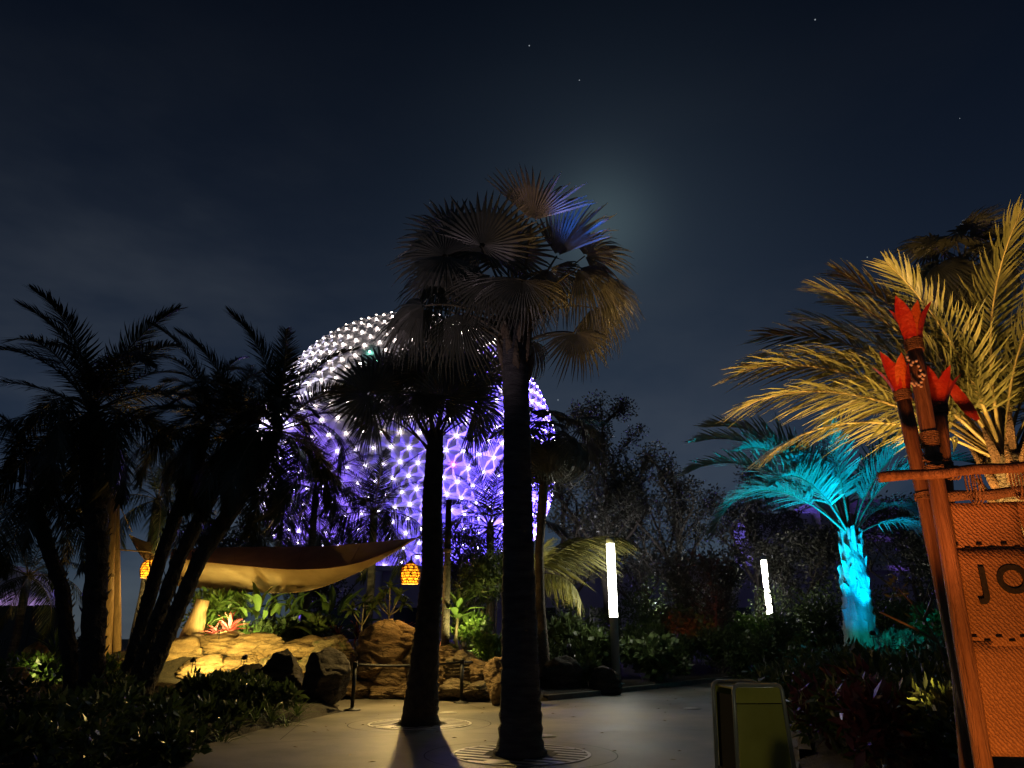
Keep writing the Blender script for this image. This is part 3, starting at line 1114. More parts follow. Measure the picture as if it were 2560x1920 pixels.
def add_fan_at(root, hub, apos, f, nrm, Rr, var, r0=0.03):
    """A frond whose stalk arches from the hub to apos, with a blade growing along f and facing nrm."""
    hub, apos = Vector(hub), Vector(apos)
    f = Vector(f).normalized()
    nrm = Vector(nrm)
    nrm = (nrm - f * nrm.dot(f)).normalized()
    v = apos - hub
    ctrl = hub + v * 0.55 + Vector((0, 0, 0.22 * Vector((v.x, v.y, 0)).length))
    pts = [hub * (1 - q) ** 2 + ctrl * (2 * q * (1 - q)) + apos * q * q for q in (0, 0.17, 0.34, 0.5, 0.67, 0.84, 1)]
    fr = ob('frond', MB().tube([p - hub for p in pts], [r0 * 1.7, r0 * 1.1, r0, r0 * 0.85, r0 * 0.75, r0 * 0.65, r0 * 0.5], 7, flat=0.7).mesh('frond', M_STALK), root, loc=hub)
    X = f.cross(nrm)
    Mx = Matrix((X, f, nrm)).transposed().to_4x4()
    ob('blade', FACE[var], fr, M=Matrix.Translation(apos - hub) @ Mx @ Matrix.Scale(Rr, 4))
    return fr


def fans_px(root, base, hub, Y, spec, g):
    for x, y, dY, ang, Rr, var, yaw in spec:
        p = at(x, y, Y + dY) - base
        a = R(ang + g.uniform(-5, 5))
        f = Vector((math.sin(a), g.uniform(-0.25, 0.25), math.cos(a)))
        n = Vector((math.sin(R(yaw)), -math.cos(R(yaw)), 0.35))
        add_fan_at(root, hub + Vector((g.uniform(-.07, .07), g.uniform(-.07, .07), g.uniform(-.3, .1))), p, f, n, Rr, var)


g = random.Random(5)
specA = [  # photo position of the blade's root, depth offset, lean of the blade (0 up, 90 right), radius, shape, turn of its face
    (1330, 552, -0.1, 10, 1.32, 2, 10), (1392, 640, 0.2, 28, 1.22, 2, -25), (1462, 640, 0.3, 62, 0.86, 4, 20), (1445, 672, -0.3, 118, 0.95, 6, 15), (1500, 715, 0.5, 108, 0.86, 6, 0),
    (1437, 832, -0.2, 168, 0.76, 4, 10), (1328, 850, 0.5, 158, 0.80, 6, 30), (1205, 615, -0.3, -12, 1.12, 5, -10), (1268, 630, 0.1, 14, 1.05, 0, 20), (1130, 600, 0.3, -55, 1.05, 0, -25),
    (1112, 640, -0.4, -92, 0.98, 0, -15), (1135, 675, 0.1, -132, 0.98, 4, -20), (1232, 690, -0.6, 188, 0.92, 4, 0), (1305, 700, -0.6, 174, 0.92, 4, 10), (1172, 690, 0.5, 205, 0.95, 4, 0),
    (1372, 672, -0.2, 150, 1.0, 4, 15), (1180, 640, 0.9, -35, 0.95, 0, 15),
    (1062, 764, -0.3, -102, 0.95, 6, -20), (1060, 768, 0.2, 182, 0.95, 6, 10), (1150, 780, -0.1, 180, 1.12, 6, -10), (1100, 700, 1.0, -110, 0.95, 4, 0), (1480, 770, 0.9, 140, 0.9, 6, 0),
    (1300, 745, 0.8, 170, 0.8, 6, 0)]
fans_px(palmA, Vector((pA.x, pA.y, 0)), hubA, pA.y, specA, g)
for k in range(14):   # split leaf bases clasping the trunk top
    a = k * 2.4
    z = 5.45 + 0.06 * k
    d = Vector((math.cos(a), math.sin(a), 0))
    b = MB().tube([d * 0.17, d * 0.24 + Vector((0, 0, 0.25)), d * 0.29 + Vector((0, 0, 0.5))], [0.07, 0.055, 0.02], 6, flat=0.5)
    ob('leaf_base', b.mesh('leaf_base', M_BARK_GOLD), palmA, loc=(-0.07, 0, z))

# ---- second fan palm behind it
pB = gnd(1050, 1810)
palmB = thing('fan_palm', (pB.x, pB.y, 0), 'shorter fan palm with black trunk in the farther round grate', 'palm')
topB = at(1088, 1105, pB.y) - pB
hubB = Vector((topB.x, 0, topB.z))
ob('trunk', trunk_mesh([(0, 0, -0.05), (0, 0, 0.12), (0.02, 0, 0.7), (0.07, 0, 1.7), (0.13, 0, 2.8), (hubB.x * 0.8, 0, 4.0), hubB + Vector((0, 0, -0.4)), hubB + Vector((0, 0, 0.25))],
                       [0.42, 0.34, 0.29, 0.235, 0.215, 0.20, 0.19, 0.15], m=M_BARK_DK), palmB)
g = random.Random(9)
specB = [(925, 985, -0.2, -68, 1.12, 5, -15), (1112, 1000, -0.5, 10, 1.05, 5, 5), (1162, 965, 0.3, 58, 0.98, 0, 15), (1058, 930, 0.3, -8, 1.05, 0, 0), (1130, 915, 0.6, 18, 1.0, 0, 10), (1008, 955, 0.5, -30, 0.9, 0, -10),
         (1002, 1000, -0.6, -118, 0.82, 4, -20), (1190, 1010, -0.2, 98, 0.86, 4, 10), (1060, 985, -0.8, 192, 0.8, 4, 0), (960, 940, 0.8, -45, 1.0, 0, 0), (1180, 1050, 0.5, 130, 0.8, 6, 0), (1110, 960, 0.9, 0, 1.1, 0, 0), (940, 1040, 0.6, -120, 0.85, 6, 0),
         (1215, 930, 0.8, 70, 0.9, 0, 0)]
fans_px(palmB, Vector((pB.x, pB.y, 0)), hubB, pB.y, specB, g)

# ---- thin ringed palm behind, right of the tall one
Yc = 22.5
cb = at(1363, 1640, Yc)
palmC = thing('fan_palm', (cb.x, Yc, th(cb.x, Yc)), 'thin palm with pale ringed trunk just right of the tallest palm', 'palm')
zc = th(cb.x, Yc)
ct = at(1372, 1115, Yc) - Vector((cb.x, Yc, zc))
hubC = Vector((ct.x, 0, ct.z))
ob('trunk', trunk_mesh([(0, 0, -0.2), (0, 0, 0.4), (-0.12, 0, 2.2), (-0.14, 0, 3.8), (0, 0, 5.5), hubC], [0.21, 0.16, 0.135, 0.13, 0.15, 0.17], rings=0.09, jit=0.03, m=M_BARK_GOLD), palmC)
g = random.Random(12)
for k in range(22):
    el = 62 - k * 4.6
    add_fan(palmC, hubC, k * 137.5 + g.uniform(-10, 10), el, 1.3, g.uniform(0.9, 1.05), 0.16, 18 + max(0, 40 - el) * 0.8, 1 if el > 15 else 3, g.uniform(-15, 15))

# ---- dark fan palm behind the gold palm, top right
Yq = 15
qb = at(2400, 640, Yq)
palmQ = thing('fan_palm', (qb.x, Yq, th(qb.x, Yq)), 'dark fan palm crown rising behind the gold lit palm fronds', 'palm')
hubQ = Vector((0, 0, qb.z - th(qb.x, Yq) - 0.4))
ob('trunk', trunk_mesh([(0, 0, -0.2), (0.1, 0, 3), hubQ], [0.24, 0.17, 0.15], m=M_BARK_DK), palmQ)
for k in range(16):
    el = 72 - k * 6
    add_fan(palmQ, hubQ, k * 137.5 + 40, el, 0.9, 0.85, 0.16, 14 + max(0, 40 - el) * 0.6, 1 if el > 15 else 3, g.uniform(-15, 15))


# ------------------------------------------------------------------ feather palms
def pinnate(L, n, ll, arch, vee, droop, w, seed, m, bare=0.14, curl=1.5, jit=0.15, rm=None):
    g = random.Random(seed)
    rp, lf = MB(), MB()
    N = 22
    pts, tang = [Vector((0, 0, 0))], []
    for i in range(N):
        s = (i + 0.5) / N
        a = -arch * s ** curl
        t = Vector((0, math.cos(a), math.sin(a)))
        tang.append(t)
        pts.append(pts[-1] + t * (L / N))
    rp.tube(pts[::2] + ([] if len(pts) % 2 else [pts[-1]]), [0.030 * (1 - 0.86 * i / (len(pts[::2]) - 1)) * (1.6 if i == 0 else 1) * L / 3 for i in range(len(pts[::2]))] + ([] if len(pts) % 2 else [0.004]), 6, flat=0.7)
    for i in range(n):
        s = bare + (1 - bare) * (i + 0.5) / n
        u = s * N
        k = min(N - 1, int(u))
        p0 = pts[k].lerp(pts[k + 1], u - k)
        T = tang[k]
        Nn = Vector((0, -T.z, T.y))
        q = (s - bare) / (1 - bare)
        length = ll * (0.55 + 0.45 * math.sin(math.pi * min(1, q * 1.25 + 0.15))) * (1 if q < 0.85 else 1 - (q - 0.85) * 3.2)
        beta = R(72 - 44 * q)
        for sd in (-1, 1):
            l_ = length * g.uniform(1 - jit, 1 + jit)
            be = beta + g.uniform(-.12, .12)
            ve = vee + g.uniform(-.2, .2)
            S = Vector((sd, 0, 0))
            d = T * math.cos(be) + S * (math.sin(be) * math.cos(ve)) + Nn * (math.sin(be) * math.sin(ve))
            wv = (T - d * T.dot(d)).normalized() * (w * 0.5)
            dr = droop * g.uniform(0.6, 1.4)
            vs = []
            for t, h in ((0, 0.6), (0.35, 1.0), (0.72, 0.7)):
                c = p0 + d * (l_ * t) - Vector((0, 0, dr * l_ * t * t))
                vs += [c - wv * h, c + wv * h]
            vs.append(p0 + d * l_ - Vector((0, 0, dr * l_)))
            lf.add(vs, [(0, 1, 3, 2), (2, 3, 5, 4), (4, 5, 6)])
    return rp.mesh('frond', rm or M_STALK), lf.mesh('foliage', m, False)


def add_feather(root, hub, az, el, mesh, s=1.0, roll=0.0):
    f = ob('frond', mesh[0], root, M=Matrix.Translation(hub) @ rotm(R(az), R(el), R(roll)) @ Matrix.Scale(s, 4))
    ob('foliage', mesh[1], f)
    return f


DATE = [pinnate(3.2, 92, 0.58, R(85), R(18), 0.4, 0.028, 1, M_LEAF_DATE, jit=0.3), pinnate(3.2, 92, 0.62, R(115), R(5), 0.55, 0.028, 2, M_LEAF_DATE, jit=0.3), pinnate(3.0, 88, 0.56, R(62), R(25), 0.3, 0.028, 3, M_LEAF_DATE, jit=0.3),
        pinnate(3.0, 88, 0.55, R(140), R(-5), 0.6, 0.026, 4, M_LEAF_DATE, jit=0.3)]


def shaggy_trunk(pts, rad, seed, boots=True):
    g = random.Random(seed)
    random.seed(seed)
    me = MB()
    P = [Vector(p) for p in pts]
    QP, QR = [], []
    for i in range(len(P) - 1):
        k = max(3, int((P[i + 1] - P[i]).length / 0.11))
        for j in range(k):
            t = j / k
            QP.append(P[i].lerp(P[i + 1], t))
            QR.append((rad[i] * (1 - t) + rad[i + 1] * t) * g.uniform(0.86, 1.0))
    QP.append(P[-1])
    QR.append(rad[-1])
    me.tube(QP, QR, 12, jit=0.16)
    for i in range(0, len(QP) - 1):
        for q in range(3):
            a = g.uniform(0, 6.28)
            d = Vector((math.cos(a), math.sin(a), 0))
            b = QP[i] + d * QR[i] * 0.85
            s = Vector((-d.y, d.x, 0)) * QR[i] * 0.34
            tip = b + d * QR[i] * g.uniform(0.15, 0.5) + Vector((0, 0, 0.17 * g.uniform(0.5, 1.3)))
            me.add([b - s, b + s, tip + s * 0.35, tip - s * 0.35, b + d * 0.05 + Vector((0, 0, 0.1))], [(0, 1, 2, 3), (1, 0, 4), (2, 1, 4), (0, 3, 4)])
    return me.mesh('trunk', M_BARK_DK, False)


def date_palm(base, hub, rad, label, nf, seed, s=1.0, mid=None, els=(82, -35), group=None):
    base, hub = Vector(base), Vector(hub)
    t = thing('date_palm', base, label, 'palm', group)
    h = hub - base
    mid = mid or (h * 0.5 + Vector((-h.x * 0.12, 0, 0)))
    ob('trunk', shaggy_trunk([(0, 0, -0.2), h * 0.06 + Vector((0, 0, 0.1)), mid, h * 0.85, h], [rad * 1.25, rad, rad * 0.95, rad * 1.05, rad * 0.8], seed), t)
    g = random.Random(seed)
    for k in range(nf):
        q = k / (nf - 1)
        el = els[0] + (els[1] - els[0]) * q ** 0.9
        var = (2 if q < 0.2 else 0 if q < 0.5 else 1 if q < 0.8 else 3)
        add_feather(t, h + Vector((0, 0, 0.15 * (1 - q))), k * 137.5 + g.uniform(-12, 12), el + g.uniform(-6, 6), DATE[var], s * g.uniform(0.88, 1.1), g.uniform(-25, 25))
    return t


YD = 18.8
bz = lambda x, Y: th(x, Y)
b = gnd(222, 1770, 0.2)
date_palm((b.x, b.y, bz(b.x, b.y)), at(228, 1040, b.y), 0.25, 'tallest date palm with thick shaggy trunk, nearest the black hoarding', 32, 31, 1.02)
b = gnd(150, 1765, 0.2)
date_palm((b.x, b.y + 0.4, bz(b.x, b.y + 0.4)), at(80, 1230, b.y + 0.4), 0.17, 'low date palm leaning out past the black hoarding', 18, 32, 0.8)
b = gnd(300, 1768, 0.2)
date_palm((b.x, b.y, bz(b.x, b.y)), at(515, 1075, b.y), 0.155, 'leaning date palm, first of three slanting trunks from the upright one', 20, 33, 0.82)
b = gnd(345, 1770, 0.2)
date_palm((b.x, b.y - 0.4, bz(b.x, b.y - 0.4)), at(590, 1100, b.y - 0.4), 0.155, 'leaning date palm, second of three slanting trunks from the upright one', 20, 34, 0.8)
b = gnd(392, 1772, 0.2)
date_palm((b.x, b.y - 0.8, bz(b.x, b.y - 0.8)), at(690, 1085, b.y - 0.8), 0.175, 'leaning date palm, third of three slanting trunks, nearest the shade sail', 26, 35, 0.9)

# ---- feather palms standing before the sphere
MIDF = [pinnate(3.4, 60, 0.75, R(70), R(5), 0.5, 0.032, 5, M_LEAF_DATE), pinnate(3.4, 60, 0.75, R(110), R(-10), 0.7, 0.032, 6, M_LEAF_DATE), pinnate(3.2, 56, 0.7, R(40), R(15), 0.3, 0.032, 7, M_LEAF_DATE)]


def mid_palm(px, py, Y, label, nf, seed, s=1.0, rad=0.14, els=(80, -30), meshes=None, mk=M_BARK):
    p = at(px, py, Y)
    z = th(p.x, Y)
    t = thing('feather_palm', (p.x, Y, z), label, 'palm')
    h = Vector((0, 0, p.z - z))
    ob('trunk', trunk_mesh([(0, 0, -0.2), h * 0.4 + Vector((0.06, 0, 0)), h], [rad * 1.4, rad, rad], rings=0.15, m=mk), t)
    g = random.Random(seed)
    for k in range(nf):
        q = k / (nf - 1)
        mm = (meshes or MIDF)
        add_feather(t, h, k * 137.5 + g.uniform(-15, 15), els[0] + (els[1] - els[0]) * q + g.uniform(-6, 6), mm[2 if q < 0.25 else 0 if q < 0.6 else 1], s * g.uniform(0.9, 1.1), g.uniform(-20, 20))
    return t


mid_palm(935, 1285, 27, 'feather palm above the middle of the shade sail, dark before the sphere', 22, 41, 0.95)
mid_palm(790, 1225, 31, 'feather palm left of the one above the sail, dark before the sphere', 24, 42, 1.1)
mid_palm(1225, 1320, 26, 'feather palm between the two thick trunks, dark before the sphere', 20, 43, 0.95)
mid_palm(700, 1330, 33, 'small feather palm low at the left foot of the sphere', 16, 44, 0.9)
mid_palm(395, 1250, 24, 'palm lit olive behind the first lantern', 16, 46, 0.75)
mid_palm(70, 1440, 27, 'palm drooping over the black hoarding', 16, 47, 0.8)

# palm with one long frond lit green beside the lamp column
GRF = [pinnate(2.7, 74, 0.95, R(62), R(-25), 0.8, 0.034, 8, M_LEAF_COCO), pinnate(2.6, 70, 0.85, R(95), R(-20), 0.8, 0.034, 9, M_LEAF_COCO), pinnate(2.6, 66, 0.8, R(40), R(10), 0.5, 0.034, 10, M_LEAF_COCO)]
p = at(1330, 1440, 25.4)
z = th(p.x, 25.4)
t = thing('feather_palm', (p.x, 25.4, z), 'low palm holding a long green lit frond towards the lamp column', 'palm')
h = Vector((0, 0, p.z - z))
ob('trunk', trunk_mesh([(0, 0, -0.2), h * 0.5, h], [0.16, 0.13, 0.13], rings=0.12), t)
for az, el, k, s in ((-94, 46, 0, 1.35), (-70, 58, 0, 1.0), (-120, 10, 1, 0.9), (60, 30, 1, 0.9), (20, 60, 2, 0.9), (120, 40, 0, 0.8), (-10, 20, 1, 0.9), (-150, 55, 2, 0.7)):
    add_feather(t, h, az, el, GRF[k], s)

# ---- blue lit palm with stout booted trunk
YBl = 21.0
bb = at(2150, 1600, YBl)
zb = bb.z
blue = thing('jelly_palm', (bb.x, YBl, th(bb.x, YBl) - 0.03), 'stout palm with leaf stubs on its trunk lit bright blue', 'palm')
zt = th(bb.x, YBl)
hubBl = Vector(at(2128, 1345, YBl) - Vector((bb.x, YBl, zt)))
ob('trunk', trunk_mesh([(0, 0, -0.1), (0.0, 0, 0.25), hubBl * 0.45, hubBl * 0.8, hubBl], [0.52, 0.40, 0.38, 0.30, 0.20], rings=0.2, jit=0.1, m=M_BOOT), blue)
g = random.Random(77)
for k in range(44):
    q = k / 43
    a = k * 2.39996
    z0 = 0.2 + q * (hubBl.z - 0.1)
    c = hubBl * (z0 / hubBl.z)
    r = 0.40 * (1 - 0.42 * q)
    d = Vector((math.cos(a), math.sin(a), 0))
    s = Vector((-d.y, d.x, 0))
    Lb = g.uniform(0.30, 0.85)
    wd = 0.15 * (1 - 0.35 * q) * g.uniform(0.7, 1.15)
    m = MB()
    out = g.uniform(0.0, 0.09)
    vs = []
    for tt, ww in ((0, 1.0), (0.5, 0.8), (1.0, 0.55)):
        cc = c + d * (r + out * tt * tt) + Vector((0, 0, Lb * tt))
        jz = Vector((0, 0, g.uniform(-.12, .12) if tt == 1 else 0))
        vs += [cc - s * wd * ww - d * 0.05 + jz, cc + d * 0.03, cc + s * wd * ww - d * 0.05 - jz]
    fs = []
    for j in range(2):
        a0 = j * 3
        fs += [(a0, a0 + 1, a0 + 4, a0 + 3), (a0 + 1, a0 + 2, a0 + 5, a0 + 4)]
    m.add(vs, fs)
    m.add([v - d * 0.035 for v in vs], [tuple(reversed(f)) for f in fs])
    o_ = len(m.v) - 18
    m.f += [(o_ + 6, o_ + 7, o_ + 16, o_ + 15), (o_ + 7, o_ + 8, o_ + 17, o_ + 16)]
    ob('leaf_base', m.mesh('leaf_base', M_BOOT, False), blue)
BLF = [pinnate(4.0, 70, 0.85, R(85), R(28), 0.25, 0.040, 21, M_LEAF_SILV, bare=0.28), pinnate(4.0, 70, 0.8, R(120), R(15), 0.45, 0.040, 22, M_LEAF_SILV, bare=0.28), pinnate(3.6, 66, 0.8, R(55), R(35), 0.2, 0.040, 23, M_LEAF_SILV, bare=0.3)]
for az, el, k, s in ((86, 68, 0, 1.3), (94, 54, 0, 1.3), (78, 76, 0, 1.3), (100, 48, 1, 1.2), (-80, 72, 2, 1.2), (-96, 62, 0, 1.1), (60, 76, 2, 1.1), (10, 80, 2, 1.05), (-30, 64, 0, 1.0), (30, 56, 0, 1.1),
                     (-62, 44, 0, 0.95), (150, 76, 2, 1.0), (112, 62, 0, 1.15), (-120, 70, 2, 1.0), (-88, 34, 1, 0.8), (128, 50, 0, 1.0)):
    add_feather(blue, hubBl, az, el, BLF[k], s * 1.1, random.uniform(-10, 10))

# ---- gold lit coconut palm behind the sign
YG = 8.6
gb = at(2515, 1160, YG)
gold = thing('coconut_palm', (gb.x, YG, th(gb.x, YG)), 'coconut palm with broad gold lit fronds rising behind the cloth sign', 'palm')
hubG = Vector((0, 0, gb.z - th(gb.x, YG)))
ob('trunk', trunk_mesh([(0, 0, -0.2), (0, 0, 1.4), hubG + Vector((0, 0, 0.1))], [0.24, 0.19, 0.2], rings=0.12, m=M_BARK_GOLD), gold)
GOF = [pinnate(3.9, 60, 0.92, R(72), R(4), 0.42, 0.036, 51, M_LEAF_COCO, bare=0.2, jit=0.25, rm=M_RACHIS), pinnate(3.9, 60, 0.95, R(100), R(-5), 0.6, 0.036, 52, M_LEAF_COCO, bare=0.2, jit=0.25, rm=M_RACHIS), pinnate(3.9, 60, 0.92, R(45), R(10), 0.3, 0.036, 53, M_LEAF_COCO, bare=0.22, jit=0.25, rm=M_RACHIS)]
for az, el, k, s, ro in ((88, 56, 0, 0.95, 0), (82, 42, 0, 0.95, 10), (92, 30, 0, 0.85, -10), (70, 64, 0, 0.95, 25), (60, 68, 2, 0.9, 0), (100, 68, 2, 0.88, -15), (40, 76, 2, 0.9, 20), (120, 76, 2, 0.8, 0),
                         (-30, 80, 2, 0.9, 0), (-80, 72, 2, 0.9, 0), (0, 66, 0, 0.95, 0), (20, 54, 0, 0.95, 0), (-60, 56, 0, 0.9, 0), (-100, 60, 0, 0.9, 0), (-120, 62, 2, 0.7, 0),
                         (85, 77, 2, 0.88, 10), (-20, 72, 2, 0.95, 30), (30, 83, 2, 0.95, -30), (-50, 77, 2, 0.95, 0), (150, 82, 2, 0.85, 40), (76, 50, 0, 0.98, 20), (-140, 79, 2, 0.8, 0)):
    add_feather(gold, hubG, az, el, GOF[k], s * 0.95, ro + random.uniform(-8, 8))
for k in range(16):
    a = k * 2.4
    d = Vector((math.cos(a), math.sin(a), 0))
    ob('leaf_base', MB().tube([d * 0.17, d * 0.26 + Vector((0, 0, 0.2)), d * 0.34 + Vector((0, 0, 0.42))], [0.08, 0.06, 0.025], 6, flat=0.5).mesh('leaf_base', M_FIBRE), gold, loc=(0, 0, hubG.z - 0.6 + 0.05 * k))

# ------------------------------------------------------------------ rocks
def rock(name, c, size, seed, m, parent=None, rz=0.0, sub=5, planes=16, strata=0.05):
    g = random.Random(seed)
    b = bmesh.new()
    bmesh.ops.create_icosphere(b, subdivisions=sub, radius=1)
    pl = []
    for _ in range(planes):
        v = Vector((g.gauss(0, 1), g.gauss(0, 1), g.gauss(0, 0.8))).normalized()
        pl.append((v, g.uniform(0.58, 0.86)))
    off = Vector((seed * 3.7, seed * 1.3, seed * 2.1))
    for v in b.verts:
        p = v.co.copy()
        p *= 1 + 0.22 * noise.noise(p * 1.2 + off)
        for n_, d in pl:
            e = p.dot(n_) - d
            if e > 0:
                p -= n_ * e * 0.96
        p *= 1 + 0.08 * noise.noise(p * 2.7 + off) + 0.05 * abs(noise.noise(p * 5.5 + off)) + 0.03 * noise.noise(p * 11 + off) + 0.014 * noise.noise(p * 23 + off)
        w = p.z * 9 + 2.2 * noise.noise(p * 1.6 + off)
        k = 1 + strata * (abs((w % 2) - 1) - 0.5) * 1.4
        v.co = Vector((p.x * k * size[0], p.y * k * size[1], p.z * size[2]))
    me = bpy.data.meshes.new(name)
    b.to_mesh(me)
    me.materials.append(m)
    me.polygons.foreach_set('use_smooth', [True] * len(me.polygons))
    o = ob(name, me, parent, loc=c)
    o.rotation_euler = (0, 0, rz)
    return o


wall = thing('rock_wall', (-4.5, 21.2, 0), 'long low wall of tan sandstone boulders under the garden plants', 'rock wall')
W0 = Vector((-4.5, 21.2, 0))


def wrock(px, py, Y, sx, sz, seed, m=M_ROCK, sy=0.7, strata=0.07, sub=5):
    """A boulder of the wall with its centre seen at (px, py); sx, sz half sizes in photo pixels."""
    p = at(px, py, Y)
    k = (Y * math.cos(PITCH) + (p.z - CAM_H) * math.sin(PITCH)) / FPX
    rock('boulder', p - W0, (sx * k * 1.15, sy, sz * k * 1.2), seed, m, wall, sub=sub, strata=strata)


for a in ((455, 1650, 21.6, 75, 50, 1), (560, 1625, 21.9, 95, 34, 2), (640, 1622, 21.5, 80, 34, 3), (745, 1628, 21.6, 85, 32, 4), (830, 1625, 21.7, 60, 38, 5, M_ROCKG), (600, 1665, 21.2, 85, 30, 6), (510, 1680, 21.0, 70, 34, 7),
          (700, 1670, 21.0, 75, 34, 8, M_ROCKG), (790, 1672, 21.0, 60, 40, 9, M_ROCKG), (730, 1705, 20.8, 60, 30, 10), (860, 1690, 20.8, 40, 46, 11, M_ROCKG),
          (960, 1630, 21.1, 75, 62, 12, M_ROCK, 0.8), (1005, 1608, 21.5, 58, 42, 13, M_ROCK, 0.8), (965, 1690, 20.9, 70, 44, 14, M_ROCK), (1050, 1650, 21.0, 45, 60, 15, M_ROCKG), (1090, 1690, 20.6, 50, 50, 16, M_ROCK),
          (1110, 1640, 21.2, 45, 26, 17), (1125, 1646, 20.6, 34, 22, 18), (1155, 1675, 20.3, 48, 40, 19, M_ROCKG, 0.6, 0.16), (1150, 1722, 19.9, 45, 26, 20, M_ROCKG, 0.5), (1190, 1728, 19.7, 32, 24, 21, M_ROCKG, 0.5),
          (1095, 1735, 20.0, 40, 18, 22, M_ROCKG, 0.4), (890, 1722, 20.6, 55, 20, 23), (960, 1732, 20.5, 50, 18, 24, M_ROCK, 0.45), (1020, 1728, 20.4, 40, 24, 25, M_ROCK, 0.5), (1195, 1680, 20.2, 40, 34, 26, M_ROCK),
          (400, 1690, 21.5, 60, 40, 27, M_ROCKG), (930, 1668, 20.8, 40, 26, 28)):
    wrock(*a)

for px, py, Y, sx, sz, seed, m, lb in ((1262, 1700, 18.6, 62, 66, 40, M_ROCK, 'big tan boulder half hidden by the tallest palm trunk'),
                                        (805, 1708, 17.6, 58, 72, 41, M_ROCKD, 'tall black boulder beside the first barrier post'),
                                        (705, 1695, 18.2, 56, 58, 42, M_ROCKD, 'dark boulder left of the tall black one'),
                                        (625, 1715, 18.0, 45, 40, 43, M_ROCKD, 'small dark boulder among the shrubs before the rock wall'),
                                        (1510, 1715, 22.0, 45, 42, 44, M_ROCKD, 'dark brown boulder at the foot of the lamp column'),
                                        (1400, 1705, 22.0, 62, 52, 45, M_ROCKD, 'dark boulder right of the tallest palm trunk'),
                                        (92, 1655, 20.5, 34, 40, 46, M_ROCK, 'tan boulder below the black hoarding'),
                                        (300, 1690, 21.0, 40, 36, 47, M_ROCK, 'lit boulder seen between the shaggy palm trunks'),
                                        (110, 1730, 18.6, 40, 26, 48, M_ROCKG, 'low flat stone beside the cut log'),
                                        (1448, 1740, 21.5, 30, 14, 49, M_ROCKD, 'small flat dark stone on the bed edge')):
    p = at(px, py, Y)
    k = (Y * math.cos(PITCH) + (p.z - CAM_H) * math.sin(PITCH)) / FPX
    o = rock('boulder', p, (sx * k * 1.15, 0.55, sz * k * 1.2), seed, m)
    tag(o, lb, 'boulder')

# cut log standing in the bed at the left
p = at(45, 1665, 17.0)
lg = thing('cut_log', (p.x, p.y, th(p.x, p.y) - 0.05), 'upright cut log below the black hoarding', 'log')
hh = p.z - th(p.x, p.y)
ob('bark', trunk_mesh([(0, 0, -0.05), (0, 0, hh * 0.5), (0, 0, hh)], [0.28, 0.25, 0.24], rings=0.3, jit=0.12, m=M_WOOD), lg)
ob('cut_face', MB().lathe([(0.22, hh + 0.004), (0.2, hh + 0.02), (0.01, hh + 0.022)], 16).mesh('cut_face', M_WOOD), lg)

# ------------------------------------------------------------------ black hoarding at the left
p0, p1 = at(-160, 1600, 30), at(152, 1600, 27.5)
hd = thing('hoarding', (p1.x, p1.y, 0), 'black hoarding wall with faint grey lettering at the left edge', 'wall')
d = (p0 - p1)
d.z = 0
Ln = d.length
d.normalize()
hz = at(150, 1512, 27.5).z
rz = math.atan2(-d.y, -d.x)
hd.rotation_euler = (0, 0, rz)
for k in range(4):
    ob('panel', MB().box((-Ln * (k + 0.5) / 4, 0, hz / 2), (Ln / 4 - 0.03, 0.08, hz)).mesh('panel', M_WALLD, False), hd)
    ob('post', MB().box((-Ln * k / 4, 0.08, hz / 2), (0.1, 0.08, hz + 0.06)).mesh('post', M_WALLD, False), hd)


def letters(txt, size, m, name='letter', ext=0.006, bold=0.0):
    out = []
    for ch in txt:
        cu = bpy.data.curves.new('letter', 'FONT')
        cu.body = ch
        cu.size = size
        cu.extrude = ext
        cu.offset = bold
        tmp = bpy.data.objects.new('tmp_letter', cu)
        COL.objects.link(tmp)
        dg = bpy.context.evaluated_depsgraph_get()
        me = bpy.data.meshes.new_from_object(tmp.evaluated_get(dg))
        bpy.data.objects.remove(tmp)
        bpy.data.curves.remove(cu)
        me.materials.clear()
        me.materials.append(m)
        me.name = name
        out.append(me)
    return out


wl = at(27, 1606, 28.6)
rel = (wl - Vector((p1.x, p1.y, 0)))
along = -math.hypot(rel.x, rel.y)
for i, me in enumerate(letters('COT', 0.34, M_WALLT)):
    ob('letter', me, hd, M=Matrix.Translation((along - 0.78 + 0.26 * i, -0.052, rel.z - 0.1)) @ Matrix.Rotation(R(90), 4, 'X'))

# ------------------------------------------------------------------ garden plants above the rock wall
def strap(L, w, arch, seed, m, fold=0.25, n=7, base=0.35, wav=0.0):
    """One long leaf with a folded midrib, growing along +Y and bending down."""
    g = random.Random(seed)
    vs, fs = [], []
    p = Vector((0, 0, 0))
    for i in range(n + 1):
        s = i / n
        a = -arch * s
        wd = w * (base + (1 - base) * math.sin(math.pi * min(1, s * 1.15) ** 0.8)) if s < 0.87 else w * (1 - s) / 0.13 * 0.55
        wd = max(wd, 0.002)
        N_ = Vector((0, -math.sin(a), math.cos(a)))
        c = p + N_ * (wav * math.sin(s * 14 + seed))
        vs += [c + Vector((-wd / 2, 0, 0)) + N_ * fold * wd, c, c + Vector((wd / 2, 0, 0)) + N_ * fold * wd]
        p = p + Vector((0, math.cos(a), math.sin(a))) * (L / n)
    for i in range(n):
        a = i * 3
        fs += [(a, a + 1, a + 4, a + 3), (a + 1, a + 2, a + 5, a + 4)]
    return MB().add(vs, fs).mesh('leaf', m)


